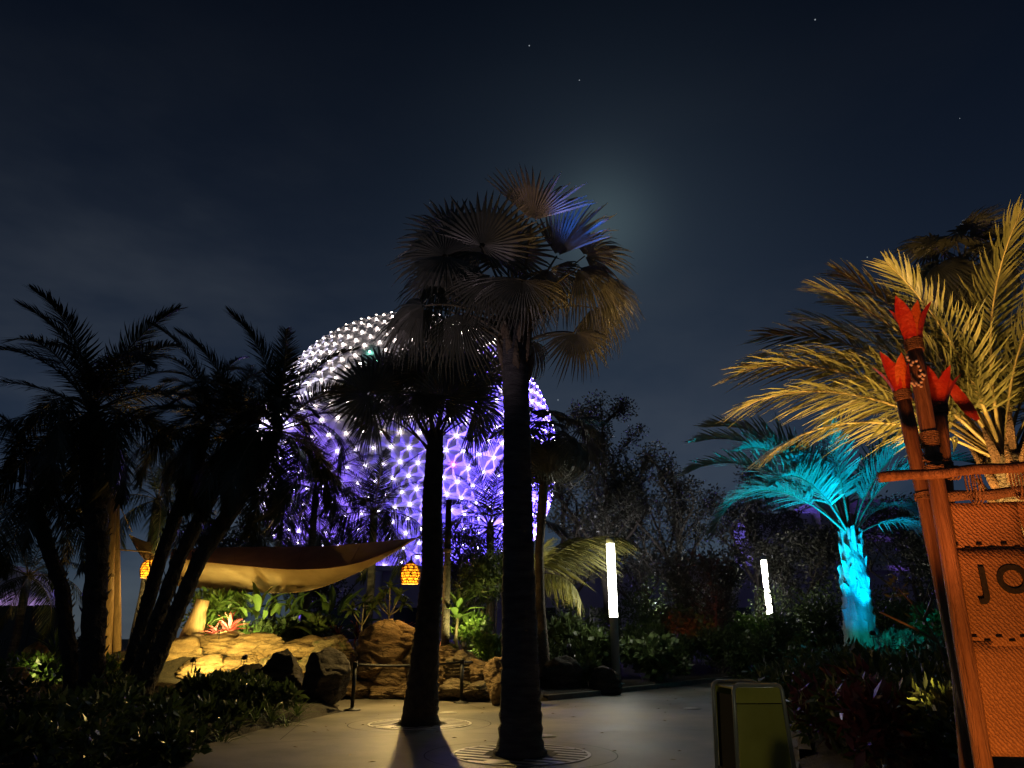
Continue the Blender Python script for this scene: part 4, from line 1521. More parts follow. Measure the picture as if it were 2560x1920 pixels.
BIG = [strap(1.0, 0.20, R(60), 1, M_BAN, wav=0.01), strap(1.0, 0.24, R(30), 2, M_BAN, wav=0.012), strap(1.0, 0.22, R(95), 3, M_BAN, wav=0.01)]
BROM = [strap(1.0, 0.16, R(40), 4, M_BROM), strap(1.0, 0.15, R(70), 5, M_BROM)]
CORD = [strap(1.0, 0.13, R(50), 6, M_REDLF), strap(1.0, 0.12, R(90), 7, M_REDLF)]
GRS = [strap(1.0, 0.045, R(80), 8, M_SHRUB, n=5), strap(1.0, 0.04, R(130), 9, M_SHRUB, n=5), strap(1.0, 0.045, R(45), 10, M_LIME, n=5)]
PADDLE = [strap(1.0, 0.36, R(35), 11, M_SHRUB, fold=0.12, base=0.15), strap(1.0, 0.34, R(60), 12, M_SHRUB, fold=0.12, base=0.15)]


def rosette(name, loc, meshes, n, L, els, label, cat, group=None, seed=0, stem=0.0, stalks=0.0, stem_m=M_STALK, sr=0.03):
    g = random.Random(seed)
    t = thing(name, loc, label, cat, group)
    top = Vector((0, 0, stem))
    if stem:
        ob('stem', MB().tube([(0, 0, -0.1), (g.uniform(-.05, .05), 0, stem * 0.5), top + Vector((0, 0, 0.02))], [sr * 1.2, sr, sr * 0.8], 8).mesh('stem', stem_m), t)
    for k in range(n):
        q = k / max(1, n - 1)
        az, el = k * 137.5 + g.uniform(-15, 15), els[0] + (els[1] - els[0]) * q + g.uniform(-6, 6)
        Mx = Matrix.Translation(top) @ rotm(R(az), R(el), R(g.uniform(-20, 20)))
        LL = L * g.uniform(0.8, 1.15)
        if stalks:
            s = ob('leaf_stalk', STK, t, M=Mx @ Matrix.Diagonal((1, stalks * g.uniform(0.7, 1.2), 1, 1)))
            e = Mx @ Vector((0, s.matrix_local.to_scale().y, 0))
            Mx = Matrix.Translation(e) @ rotm(R(az), R(el - 8), R(g.uniform(-30, 30)))
        ob('leaf', meshes[g.randrange(len(meshes))], t, M=Mx @ Matrix.Scale(LL, 4))
    return t


STK = MB().tube([(0, 0, 0), (0, 0.5, 0.0), (0, 1.0, 0)], [0.016, 0.012, 0.008], 6).mesh('leaf_stalk', M_LIME)


def gp(px, py, Y):
    p = at(px, py, Y)
    return (p.x, Y, th(p.x, Y) - 0.02)


def gz_(px, py, Y):
    p = at(px, py, Y)
    return p.z - th(p.x, Y)


# bright shrubs at the left of the bed, lit from below
for px, yt, Y, w_, n_, lb in ((545, 1480, 23.6, 2.0, 1500, 'bright lime shrub behind the slanting wooden post'), (505, 1570, 22.9, 1.1, 700, 'small bright lime shrub against the slanting wooden post'),
                              (600, 1580, 22.9, 0.9, 500, 'low lime shrub right of the pink bromeliads'), (690, 1560, 23.4, 1.5, 1000, 'dark green shrub under the middle of the shade sail'), (770, 1545, 24.2, 1.8, 1100, 'dark shrub left of the small frangipani')):
    x_, y_, z_ = gp(px, yt, Y)
    shrub(x_, y_, w_, max(0.5, gz_(px, yt, Y)), n_, 0.24, M_LIME if n_ in (1500, 700, 500) else M_SHRUB, lb, None, 'leafy_shrub', px, z_, 2.4)
rosette('ginger_plant', gp(640, 1600, 22.9), BIG, 16, 1.0, (86, 30), 'tall bright ginger plant with long leaves under the sail', 'plant', seed=3, stalks=0.75)
rosette('ginger_plant', gp(700, 1600, 24.4), BIG, 12, 0.9, (80, 25), 'dim ginger plant right of the bright one', 'plant', seed=4, stalks=0.8)
rosette('bird_of_paradise', gp(820, 1600, 25.0), BIG, 14, 1.1, (82, 22), 'dark bird of paradise plant with long arching leaves under the sail edge', 'plant', seed=5, stalks=1.1)
rosette('bird_of_paradise', gp(740, 1600, 25.4), BIG, 12, 1.1, (82, 30), 'dark bird of paradise plant under the middle of the sail', 'plant', seed=6, stalks=1.2)
rosette('bromeliad', tuple(at(537, 1588, 22.0)), BROM, 18, 0.52, (85, 20), 'smaller pink bromeliad, left of the pair on the rocks', 'plant', seed=7)
rosette('bromeliad', tuple(at(573, 1582, 22.0)), BROM, 22, 0.66, (86, 18), 'larger pink bromeliad, right of the pair on the rocks', 'plant', seed=8)
rosette('bromeliad', tuple(at(1098, 1632, 21.0)), BROM, 16, 0.34, (80, 15), 'small red bromeliad right of the shorter palm trunk', 'plant', seed=9)
for px, Y, lb, sd_ in ((845, 23.6, 'dark red cordyline left of the small frangipani', 10), (960, 23.8, 'dark red cordyline between the two frangipanis', 11), (890, 24.0, 'dark red cordyline behind the small frangipani', 12), (1010, 23.6, 'dark red cordyline under the larger frangipani', 13)):
    rosette('cordyline', gp(px, 1600, Y), CORD, 20, 0.55, (86, 5), lb, 'plant', seed=sd_, stem=0.35, sr=0.02)


def frangipani(px, py, Y, tops, label, seed):
    x_, y_, z_ = gp(px, py, Y)
    t = thing('frangipani', (x_, y_, z_), label, 'plant')
    g = random.Random(seed)
    H = gz_(px, py, Y)
    fork = Vector((0, 0, H))
    ob('stem', MB().tube([(0.02, 0, -0.1), (0.01, 0, H * 0.5), fork], [0.035, 0.03, 0.026], 8).mesh('stem', M_STALK), t)
    for tx, ty in tops:
        q = at(tx, ty, Y + g.uniform(-.3, .3)) - Vector((x_, y_, z_))
        br = MB().tube([fork - Vector((0, 0, 0.03)), fork.lerp(q, 0.5) + Vector((0, 0, -0.05)), q], [0.024, 0.02, 0.018], 7)
        ob('branch', br.mesh('branch', M_STALK), t)
        for k in range(11):
            ob('leaf', PADDLE[k % 2], t, M=Matrix.Translation(q) @ rotm(R(k * 137.5), R(62 - k * 9 + g.uniform(-8, 8)), R(g.uniform(-25, 25))) @ Matrix.Scale(g.uniform(0.34, 0.48), 4))
    return t


frangipani(905, 1560, 22.4, [(880, 1525), (910, 1505), (930, 1520)], 'small frangipani with bare stem and paddle leaves on the rock wall', 1)
frangipani(973, 1535, 22.2, [(960, 1490), (1000, 1490), (1010, 1510), (945, 1505), (975, 1470)], 'larger frangipani with pale stem, between the sail tip and the lantern', 2)
t = rosette('banana_plant', gp(1143, 1600, 21.6), BIG, 13, 1.05, (88, 15), 'bright lime banana plant between the two thick palm trunks', 'plant', seed=21, stem=gz_(1143, 1545, 21.6), sr=0.045)
rosette('grass_tuft', gp(1120, 1640, 21.4), [GRS[2]], 14, 0.5, (82, 30), 'bright grassy tuft at the foot of the banana plant', 'plant', seed=22)
# slim bamboo canes at the right end of the bed
for i, (px, yt, Y) in enumerate(((1168, 1430, 23), (1186, 1400, 23.6), (1205, 1420, 22.8), (1222, 1390, 23.4), (1240, 1380, 23.0))):
    x_, y_, z_ = gp(px, yt, Y)
    H = gz_(px, yt, Y)
    t = thing('bamboo_plant', (x_, y_, z_), 'slim bamboo cane with drooping leaves beside the tallest palm trunk', 'plant', 'bamboo canes beside the tallest palm')
    ob('cane', MB().tube([(0, 0, -0.1), (0.03, 0, H * 0.5), (0.1, 0, H)], [0.022, 0.018, 0.008], 7).mesh('cane', M_STALK), t)
    cs = [Vector((random.uniform(-.3, .3), random.uniform(-.3, .3), H * q)) for q in (0.62, 0.72, 0.8, 0.88, 0.95, 1.0)]
    ob('foliage', leaf_cloud(cs, [0.3] * 6, 420, 0.24, M_SHRUB, 'foliage', 6, -0.5, 300 + i), t)
for i, (px, py, Y, w_, h_, n_) in enumerate(((1180, 1600, 22, 1.1, 0.9, 700), (1225, 1600, 21.4, 1.0, 0.8, 700), (1250, 1610, 21, 0.9, 0.8, 600), (1150, 1610, 22.6, 0.9, 0.8, 500))):
    x_, y_, z_ = gp(px, py, Y)
    shrub(x_, y_, w_, h_, n_, 0.15, M_LIME, 'small leafy shrub at the foot of the bamboo canes', 'shrubs under the bamboo', 'leafy_shrub', 400 + i, z_)
for i, (px, py, Y, w_, h_, n_, lb) in enumerate(((1478, 1600, 25.4, 1.6, 1.5, 1100, 'leafy green shrub left of the lamp column, lit by it'), (1612, 1620, 25.4, 1.8, 1.35, 1100, 'leafy green shrub right of the lamp column, lit by it'), (1460, 1640, 22.6, 0.9, 0.8, 400, 'pale flowering shrub behind the dark boulder'),
                                               (1400, 1570, 26.0, 1.3, 2.2, 900, 'tall dim shrub right of the thin ringed palm'))):
    x_, y_, z_ = gp(px, py, Y)
    shrub(x_, y_, w_, h_, n_, 0.24, M_SHRUB, lb, None, 'leafy_shrub', 430 + i, z_, 1.7)
for i, (px, Y, h_) in enumerate(((1850, 34, 2.6), (1800, 33, 2.2), (1905, 34, 2.2))):
    x_, y_, z_ = gp(px, 1600, Y)
    shrub(x_, y_, 2.2, h_, 900, 0.24, M_LIME, 'lime tinged shrub left of the far lamp column', 'shrubs beside the far lamp column', 'leafy_shrub', 450 + i, z_)

# ------------------------------------------------------------------ shade sail, posts, lanterns
sail = thing('shade_sail', (at(700, 1420, 22.5).x, 22.5, 0), 'tan and brown cloth shade sail slung above the garden plants', 'shade sail')
S0 = Vector((at(700, 1420, 22.5).x, 22.5, 0))


def curve_pts(pts, n):
    P = [Vector(p) for p in pts]
    out = []
    for i in range(n + 1):
        u = i / n * (len(P) - 1)
        k = min(len(P) - 2, int(u))
        t = u - k
        a, b, c, d = P[max(0, k - 1)], P[k], P[k + 1], P[min(len(P) - 1, k + 2)]
        out.append(0.5 * ((2 * b) + (c - a) * t + (2 * a - 5 * b + 4 * c - d) * t * t + (3 * b - a - 3 * c + d) * t ** 3))
    return out


def loft(A, B, rows, sagz, name, m, wr=0.0):
    n = len(A)
    vs = []
    for j in range(rows + 1):
        t = j / rows
        for i in range(n):
            q = A[i].lerp(B[i], t)
            q = q + Vector((0, 0, -sagz * 4 * t * (1 - t) * min(1, 4 * (1 - i / (n - 1)))))
            q.z += wr * math.sin(i * 0.9 + 3 * t) * math.sin(math.pi * t)
            vs.append(q - S0)
    fs = [(j * n + i, j * n + i + 1, (j + 1) * n + i + 1, (j + 1) * n + i) for j in range(rows) for i in range(n - 1)]
    return ob(name, MB().add(vs, fs).mesh(name, m), sail)


tipR = (1042, 1344, 21.0)
T_ = curve_pts([at(430, 1372, 24.6), at(600, 1367, 24.2), at(780, 1366, 23.4), at(930, 1356, 22.2), at(*tipR)], 30)
M_ = curve_pts([at(425, 1395, 22.6), at(600, 1414, 22.4), at(760, 1424, 22.1), at(900, 1406, 21.7), at(1042, 1344.6, 21.0)], 30)
L_ = curve_pts([at(420, 1462, 25.2), at(600, 1478, 24.8), at(760, 1478, 24.2), at(900, 1428, 22.8), at(1042, 1345.5, 21.05)], 30)
loft(T_, M_, 8, 0.05, 'upper_cloth', M_SAILR, 0.02)
loft(M_, L_, 8, 0.06, 'lower_cloth', M_SAIL, 0.02)
sl = curve_pts([at(322, 1336, 23.4), at(360, 1352, 23.3), at(400, 1362, 23.0), at(428, 1374, 22.7)], 12)
s2 = curve_pts([at(322, 1338, 23.4), at(348, 1385, 23.6), at(372, 1400, 23.7), at(405, 1392, 23.4)], 12)
loft(sl, s2, 4, 0.02, 'corner_cloth', M_SAIL)
ob('seam', MB().tube([p - S0 + Vector((0, -0.01, 0)) for p in M_], 0.012, 5).mesh('seam', M_SAILR), sail)
ob('hem_rope', MB().tube([p - S0 for p in L_], 0.012, 5).mesh('hem_rope', M_ROPE), sail)
for a, b in (((322, 1336, 23.4), (375, 1422, 23.6)), ((330, 1330, 23.4), (270, 1200, 23.0)), ((1042, 1344, 21.0), (1108, 1312, 20.9))):
    ob('guy_rope', MB().tube([at(*a) - S0, at(*b) - S0], 0.014, 5).mesh('guy_rope', M_ROPE), sail)
for q in (7, 14, 21):
    ob('seam', MB().tube([(T_[q].lerp(M_[q], t) - S0 + Vector((0, -0.015, -0.03 * 4 * t * (1 - t)))) for t in (0, .25, .5, .75, 1)], 0.007, 4).mesh('seam', M_SAILR), sail)


def post(px0, py0, px1, py1, Y, r0, r1, label, bands=(), m=M_WOOD, ground=True, splits=False):
    a, b = at(px0, py0, Y), at(px1, py1, Y)
    if ground:
        d = (b - a).normalized()
        z = th(a.x, Y) - 0.1
        a = a + d * ((z - a.z) / d.z)
    t = thing('wooden_post', a, label, 'post')
    v = b - a
    ob('shaft', MB().tube([v * q for q in (0, 0.25, 0.5, 0.75, 1)], [r0, r0, (r0 + r1) / 2, r1, r1 * 0.96], 12, jit=0.06).mesh('shaft', m), t)
    for q in bands:
        c = v * q
        n = v.normalized()
        for k in range(3):
            pts = []
            u = n.orthogonal().normalized()
            w_ = n.cross(u)
            for j in range(17):
                an = j / 16 * 2 * math.pi
                pts.append(c + n * (0.035 * k + 0.008 * math.sin(an)) + (u * math.cos(an) + w_ * math.sin(an)) * (r0 + r1) * 0.54)
            ob('rope_band', MB().tube(pts, 0.018, 5).mesh('rope_band', M_ROPE), t)
    return t


post(262, 1600, 282, 1180, 21.6, 0.19, 0.15, 'thick upright post beside the tallest date palm, lashed with rope', (0.42,))
post(292, 1590, 290, 1210, 21.9, 0.12, 0.10, 'thin pole standing against the thick lashed post')
post(478, 1600, 508, 1500, 22.4, 0.34, 0.20, 'short slanting wooden post behind the leaning palm trunks')
post(1112, 1640, 1122, 1250, 20.9, 0.12, 0.09, 'tall dark post holding the sail tip behind the shorter palm trunk', (0.70,), m=M_BARK_DK)


def lantern(px, py, Y, arm_to, label, power, s=1.0):
    p = at(px, py, Y)
    t = thing('woven_lantern', p, label, 'lantern')
    prof = [(0.10, 0.30), (0.19, 0.26), (0.255, 0.16), (0.275, 0.02), (0.265, -0.12), (0.235, -0.22), (0.225, -0.25)]
    prof = [(r * s, z * s) for r, z in prof]
    wk = MB()

    def pr(z):
        for (r0, z0), (r1, z1) in zip(prof[:-1], prof[1:]):
            if z <= z0 and z >= z1:
                return r0 + (r1 - r0) * (z - z0) / (z1 - z0)
        return prof[-1][0]
    for k in range(8):
        z = prof[0][1] + (prof[-1][1] - prof[0][1]) * k / 7
        wk.tube([((pr(z) + 0.006) * math.cos(a), (pr(z) + 0.006) * math.sin(a), z + 0.006 * math.sin(a * 9 + k)) for a in [j / 24 * 6.2832 for j in range(25)]], 0.015 * s, 4, cap=False)
    for sg in (-1, 1):
        for k in range(9):
            pts = []
            for j in range(9):
                z = prof[0][1] + (prof[-1][1] - prof[0][1]) * j / 8
                a = k / 9 * 6.2832 + sg * j * 0.16
                pts.append(((pr(z) + 0.004) * math.cos(a), (pr(z) + 0.004) * math.sin(a), z))
            wk.tube(pts, 0.013 * s, 4, cap=False)
    ob('shade', wk.mesh('shade', M_WICKER), t)
    li = MB()
    n = 24
    vs = [((r - 0.012) * math.cos(6.2832 * k / n), (r - 0.012) * math.sin(6.2832 * k / n), z) for r, z in prof for k in range(n)]
    li.add(vs, [(i * n + k, i * n + (k + 1) % n, (i + 1) * n + (k + 1) % n, (i + 1) * n + k) for i in range(len(prof) - 1) for k in range(n)])
    ob('liner', li.mesh('liner', M_AMBER), t)
    ob('bulb', MB().lathe([(0.01, 0.05 * s), (0.05 * s, 0.02 * s), (0.065 * s, -0.05 * s), (0.045 * s, -0.11 * s), (0.008, -0.13 * s)], 14).mesh('bulb', M_BULB), t)
    ob('cap', MB().lathe([(0.11 * s, 0.29 * s), (0.115 * s, 0.32 * s), (0.05 * s, 0.37 * s), (0.02, 0.42 * s)], 16).mesh('cap', M_WICKER), t)
    e = at(*arm_to) - p
    ob('bracket', MB().tube([(0, 0, 0.40 * s), (0, 0, 0.50 * s), e * 0.1 + Vector((0, 0, 0.53 * s)), Vector((e.x, e.y, 0.55 * s))], 0.022, 7).mesh('bracket', M_WOOD), t)
    point_lamp(t, (0, 0, -0.42 * s), (1.0, 0.60, 0.16), power, 0.10)
    return t


lantern(1026, 1436, 20.9, (1116, 1412, 20.9), 'glowing amber woven lantern hung beside the shorter palm trunk', 70, 1.0)
lantern(374, 1424, 22.6, (284, 1400, 21.8), 'glowing amber woven lantern half hidden behind the leaning date palms', 60, 0.95)

# ------------------------------------------------------------------ plaza furniture
def tree_grate(c, label, R_=0.95, hole=0.50):
    t = thing('tree_grate', (c.x, c.y, 0), label, 'tree grate')
    ob('pit', MB().lathe([(R_, 0.003), (R_ * 0.99, 0.004), (0.01, 0.0045)], 40).mesh('pit', M_PIT), t)
    n = 48
    rm = MB()
    for r0, r1 in ((R_ - 0.035, R_ + 0.01),):
        vs = [(r * math.cos(6.2832 * k / n), r * math.sin(6.2832 * k / n), z) for r, z in ((r0, 0.004), (r0, 0.010), (r1, 0.010), (r1, 0.004)) for k in range(n)]
        rm.add(vs, [(i * n + k, i * n + (k + 1) % n, (i + 1) * n + (k + 1) % n, (i + 1) * n + k) for i in range(3) for k in range(n)])
    ob('rim', rm.mesh('rim', M_STEEL, False), t)
    kk = 0
    ang = R(26)
    step = 0.20
    y = -R_ + 0.12
    while y < R_ - 0.05:
        xe = math.sqrt(max(0.0, (R_ - 0.036) ** 2 - y * y))
        xi = math.sqrt(hole ** 2 - y * y) if abs(y) < hole else 0
        segs = [(-xe, -xi), (xi, xe)] if xi else [(-xe, xe)]
        for a, b in segs:
            if b - a > 0.04:
                ob('slat', MB().box(((a + b) / 2, y, 0.007), (b - a, 0.105, 0.004)).mesh('slat', M_STEEL, False), t, M=Matrix.Rotation(-ang, 4, 'Z'))
        y += step
    return t


tree_grate(pA, 'nearer round slatted tree grate around the tallest palm')
tree_grate(pB, 'farther round slatted tree grate around the shorter palm')
ringm = MB()
n = 56
vs = [(r * math.cos(6.2832 * k / n), r * math.sin(6.2832 * k / n), 0.004) for r in (1.31, 1.325) for k in range(n)]
ringm.add(vs, [(k, (k + 1) % n, n + (k + 1) % n, n + k) for k in range(n)])
for c in (pA, pB):
    ob('pavement_joint', ringm.mesh('pavement_joint', M_JOINT, False), plaza, loc=(c.x, c.y, 0.0005))
for (px, py), lb in (((1240, 1907), 'round metal cover set before the nearer tree grate'), ((1362, 1841), 'round metal cover set behind the nearer tree grate'), ((965, 1818), 'round metal cover left of the farther tree grate'), ((1120, 1782), 'round metal cover behind the farther tree grate'),
                     ((1730, 1772), 'small round metal cover out on the open plaza')):
    p = gnd(px, py)
    t = thing('ground_cover_plate', (p.x, p.y, 0), lb, 'metal cover')
    ob('plate', MB().lathe([(0.16, 0.002), (0.16, 0.012), (0.145, 0.016), (0.01, 0.018)], 28).mesh('plate', M_STEEL), t)
    ob('collar', MB().lathe([(0.19, 0.001), (0.19, 0.008), (0.165, 0.010)], 28).mesh('collar', M_GREY), t)

# ---- belt barriers
post_px = [((880, 1776), 'first barrier post, beside the tall black boulder'), ((1153, 1757), 'middle barrier post, right of the shorter palm trunk'), ((1200, 1746), 'last barrier post, nearest the big tan boulder')]
tops = []
for (px, py), lb in post_px:
    p = gnd(px, py)
    t = thing('barrier_post', (p.x, p.y, 0), lb, 'barrier post', 'belt barrier posts')
    ob('base', MB().lathe([(0.19, 0.0), (0.19, 0.012), (0.16, 0.028), (0.05, 0.05), (0.035, 0.07)], 28).mesh('base', M_BLACK), t)
    ob('tube', MB().tube([(0, 0, 0.05), (0, 0, 0.90)], 0.042, 16).mesh('tube', M_BLACK), t)
    ob('belt_cassette', MB().lathe([(0.044, 0.88), (0.054, 0.885), (0.054, 0.985), (0.048, 0.995), (0.02, 1.0)], 20).mesh('belt_cassette', M_BLACK), t)
    ob('belt_slot', MB().box((0.05, 0, 0.935), (0.02, 0.02, 0.062)).mesh('belt_slot', M_GREY, False), t)
    tops.append(Vector((p.x, p.y, 0.935)))
for i, lb in ((0, 'long black belt strung behind the shorter palm trunk'), (1, 'short black belt between the two right barrier posts')):
    a, b = tops[i], tops[i + 1]
    d = (b - a).normalized()
    a, b = a + d * 0.05, b - d * 0.05
    m = MB()
    vs = []
    N = 20
    for j in range(N + 1):
        q = j / N
        c = a.lerp(b, q) - Vector((0, 0, 0.05 * (b - a).length / 3 * 4 * q * (1 - q)))
        tw = 0.5 * math.sin(q * math.pi * 2) * (1 if i == 0 else 0.2)
        w_ = Vector((-d.y, d.x, 0)) * math.sin(tw) * 0.03 + Vector((0, 0, 0.03 * math.cos(tw)))
        vs += [c - w_ - a, c + w_ - a]
    m.add(vs, [(2 * j, 2 * j + 1, 2 * j + 3, 2 * j + 2) for j in range(N)])
    o = ob('barrier_belt', m.mesh('barrier_belt', M_BELT), loc=a)
    md = o.modifiers.new('thick', 'SOLIDIFY')
    md.thickness = 0.003
    tag(o, lb, 'belt')


# ---- lamp columns
def lamp_column(px, py, ytop, ytube, Y, label, r=0.135):
    b = at(px, py, Y)
    z0 = max(0.0, th(b.x, Y)) if plaza_dist(np.array([b.x]), np.array([Y]))[0] > 0 else 0.0
    t = thing('lamp_column', (b.x, Y, z0 - 0.02), label, 'lamp')
    H, Ht = at(px, ytop, Y).z - z0, at(px, ytube, Y).z - z0
    ob('base_plate', MB().lathe([(r * 1.9, 0.0), (r * 1.9, 0.03), (r * 1.1, 0.05)], 20).mesh('base_plate', M_GREY), t)
    ob('column', MB().lathe([(r, 0.03), (r, Ht - 0.05), (r * 1.04, Ht - 0.04), (r * 1.04, Ht)], 24).mesh('column', M_GREY), t)
    ob('diffuser', MB().lathe([(r * 0.97, Ht), (r * 0.97, H)], 24).mesh('diffuser', M_TUBE), t)
    ob('cap', MB().lathe([(r * 1.04, H), (r * 1.04, H + 0.12), (r * 0.8, H + 0.20), (r * 0.3, H + 0.23)], 24).mesh('cap', M_GREY), t)
    return t


lamp_column(1542, 1712, 1358, 1541, 24.0, 'lit white lamp column standing in the open by the kerb')
lamp_column(1940, 1668, 1400, 1534, 36.0, 'farther lit lamp column half covered by leaves')

# ---- litter bin
bp_ = at(1893, 1712, 8.9)
bn = thing('litter_bin', (bp_.x, 8.9, 0), 'olive green litter bin with pale rounded metal frame by the plants', 'bin', rz=R(3))
Hb, wb, db = bp_.z, 0.285, 0.74


def hoop(y, H, w0, w1):
    pts = [(-w1, y, 0.0), (-w0, y, H - 0.06), (-w0 + 0.02, y, H - 0.02), (-w0 + 0.06, y, H), (w0 - 0.06, y, H), (w0 - 0.02, y, H - 0.02), (w0, y, H - 0.06), (w1, y, 0.0)]
    return MB().tube(pts, 0.024, 8)


ob('frame_hoop', hoop(0, Hb, wb, wb * 1.14).mesh('frame_hoop', M_BINFR), bn)
ob('frame_hoop', hoop(db, Hb, wb, wb * 1.14).mesh('frame_hoop', M_BINFR), bn)


def slab(y, z0, z1, t_=0.012, inset=0.028):
    wa = wb * 1.14 + (wb - wb * 1.14) * z0 / Hb - inset
    wc = wb * 1.14 + (wb - wb * 1.14) * z1 / Hb - inset
    return MB().add([(-wa, y, z0), (wa, y, z0), (wc, y, z1), (-wc, y, z1), (-wa, y + t_, z0), (wa, y + t_, z0), (wc, y + t_, z1), (-wc, y + t_, z1)],
                    [(0, 1, 2, 3), (5, 4, 7, 6), (0, 4, 5, 1), (1, 5, 6, 2), (2, 6, 7, 3), (3, 7, 4, 0)])


zs = Hb - 0.20
ob('door', slab(0.0, 0.06, zs - 0.006).mesh('door', M_OLIVE, False), bn)
ob('upper_panel', slab(0.0, zs + 0.006, Hb - 0.028).mesh('upper_panel', M_OLIVE, False), bn)
ob('rear_panel', slab(db - 0.01, 0.06, Hb - 0.028).mesh('rear_panel', M_OLIVE, False), bn)
for s in (-1, 1):
    xa, xb_ = s * (wb * 1.14 - 0.03), s * (wb - 0.03)
    ob('side_panel', MB().add([(xa, 0.03, 0.06), (xa, db - 0.03, 0.06), (xb_, db - 0.03, Hb - 0.12), (xb_, 0.03, Hb - 0.12), (xa - s * 0.012, 0.03, 0.06), (xa - s * 0.012, db - 0.03, 0.06), (xb_ - s * 0.012, db - 0.03, Hb - 0.12), (xb_ - s * 0.012, 0.03, Hb - 0.12)],
                              [(0, 1, 2, 3), (5, 4, 7, 6), (0, 4, 5, 1), (1, 5, 6, 2), (2, 6, 7, 3), (3, 7, 4, 0)]).mesh('side_panel', M_MATBLK, False), bn)
ob('lid', MB().box((0, db / 2, Hb - 0.045), (2 * wb - 0.08, db - 0.06, 0.02)).mesh('lid', M_OLIVE, False), bn)
ob('plinth', MB().box((0, db / 2, 0.03), (2 * wb * 1.1, db - 0.02, 0.055)).mesh('plinth', M_BLACK, False), bn)

# ------------------------------------------------------------------ the cloth sign with flower topped poles
YS = 4.9
sg0 = at(2440, 1800, YS)
sgn = thing('entrance_sign', (sg0.x, YS, 0), 'burlap cloth sign lashed to three wooden poles topped with red flowers', 'sign')
G0 = Vector((sg0.x, YS, 0))
petal_cache = {}


def petal(m, L, w, sd):
    vs, fs = [], []
    n = 6
    for i in range(n + 1):
        s = i / n
        wd = w * (0.45 + 0.55 * math.sin(math.pi * (s * 0.75 + 0.18))) * (1 if s < 0.8 else (1 - s) / 0.2 * 0.9 + 0.02)
        out = 0.03 + 0.30 * s ** 1.6 * L
        z = L * s
        vs += [(-wd / 2, out - 0.25 * wd, z), (0, out, z), (wd / 2, out - 0.25 * wd, z)]
    for i in range(n):
        a = i * 3
        fs += [(a, a + 1, a + 4, a + 3), (a + 1, a + 2, a + 5, a + 4)]
    me = MB().add(vs, fs).mesh('petal', m)
    return me


PET = [petal(M_PETAL, 0.30, 0.105, 1), petal(M_PETALM, 0.27, 0.085, 2), petal(M_PETALO, 0.29, 0.10, 3)]


def torch_pole(top, bottom, r, bands, seed, s=1.0, petals=6):
    top, bottom = Vector(top) - G0, Vector(bottom) - G0
    d = (bottom - top).normalized()
    bottom = bottom + d * ((bottom.z + 0.05) / -d.z) if d.z < -0.3 else bottom
    pole = ob('pole', MB().tube([bottom.lerp(top, q / 12) for q in range(13)], [r * (1 + 0.03 * (q % 3)) for q in range(13)], 14, jit=0.03).mesh('pole', M_BAMBOO), sgn)
    ax = (top - bottom).normalized()
    u = ax.orthogonal().normalized()
    w_ = ax.cross(u)
    for b0, k in bands:
        for j in range(k):
            c = top + (bottom - top).normalized() * (b0 + 0.013 * j)
            pts = [c + (u * math.cos(a) + w_ * math.sin(a)) * (r * 1.14) + ax * 0.004 * math.sin(a * 2 + j) for a in [q / 14 * 6.2832 for q in range(15)]]
            ob('rope_band', MB().tube(pts, 0.0075, 5, cap=False).mesh('rope_band', M_ROPE), pole)
    fl = ob('torch_flower', MB().lathe([(r * 1.0, 0.0), (r * 1.12, 0.04), (r * 0.9, 0.1), (0.01, 0.12)], 14).mesh('torch_flower', M_PETALM), sgn, M=Matrix.Translation(top) @ ax.to_track_quat('Z', 'Y').to_matrix().to_4x4())
    g = random.Random(seed)
    for k in range(petals):
        ob('petal', PET[(k + seed) % 3 if k % 2 else 0], fl, M=Matrix.Rotation(k / petals * 6.2832 + seed * 0.7, 4, 'Z') @ Matrix.Translation((0, r * 0.62, 0.0)) @ Matrix.Rotation(R(g.uniform(-9, 4)), 4, 'X') @ Matrix.Scale(s * g.uniform(0.88, 1.12), 4))
    return pole


torch_pole(at(2283, 852, YS), at(2440, 1800, YS), 0.052, ((0.0, 7), (0.72, 8), (0.88, 4), (0.96, 3)), 1, 1.0, 7)
torch_pole(at(2255, 980, YS + 0.22), at(2408, 1720, YS + 0.22), 0.05, ((0.0, 6), (0.78, 4)), 2, 0.98)
torch_pole(at(2345, 1014, YS + 0.26), at(2372, 1330, YS + 0.26), 0.055, ((0.0, 6), (0.45, 5)), 4, 1.0)
# shell garland on the front pole
for (px, py) in ((2271, 900), (2282, 905), (2291, 902), (2278, 912), (2296, 915), (2301, 925), (2305, 935), (2300, 940), (2307, 947), (2303, 955), (2311, 938), (2290, 958), (2297, 962), (2286, 963), (2280, 958), (2303, 966), (2268, 893)):
    q = at(px, py, YS - 0.062) - G0
    ob('shell', MB().lathe([(0.001, -0.013), (0.009, -0.008), (0.011, 0), (0.008, 0.009), (0.001, 0.013)], 8).mesh('shell', M_SHELL), sgn, M=Matrix.Translation(q) @ Matrix.Rotation(random.uniform(0, 3), 4, 'Y'))
ob('garland_cord', MB().tube([at(x, y, YS - 0.056) - G0 for x, y in ((2266, 892), (2282, 908), (2298, 918), (2304, 938), (2304, 952), (2292, 962), (2278, 958))], 0.006, 5).mesh('garland_cord', M_STITCH), sgn)


def rail(p0, p1, r, name, m):
    a, b = Vector(p0) - G0, Vector(p1) - G0
    return ob(name, MB().tube([a.lerp(b, q / 14) + Vector((0, 0, 0.006 * math.sin(q * 1.3))) for q in range(15)], [r * (1 + 0.06 * math.sin(q * 2.1)) for q in range(15)], 12, jit=0.05).mesh(name, m), sgn)


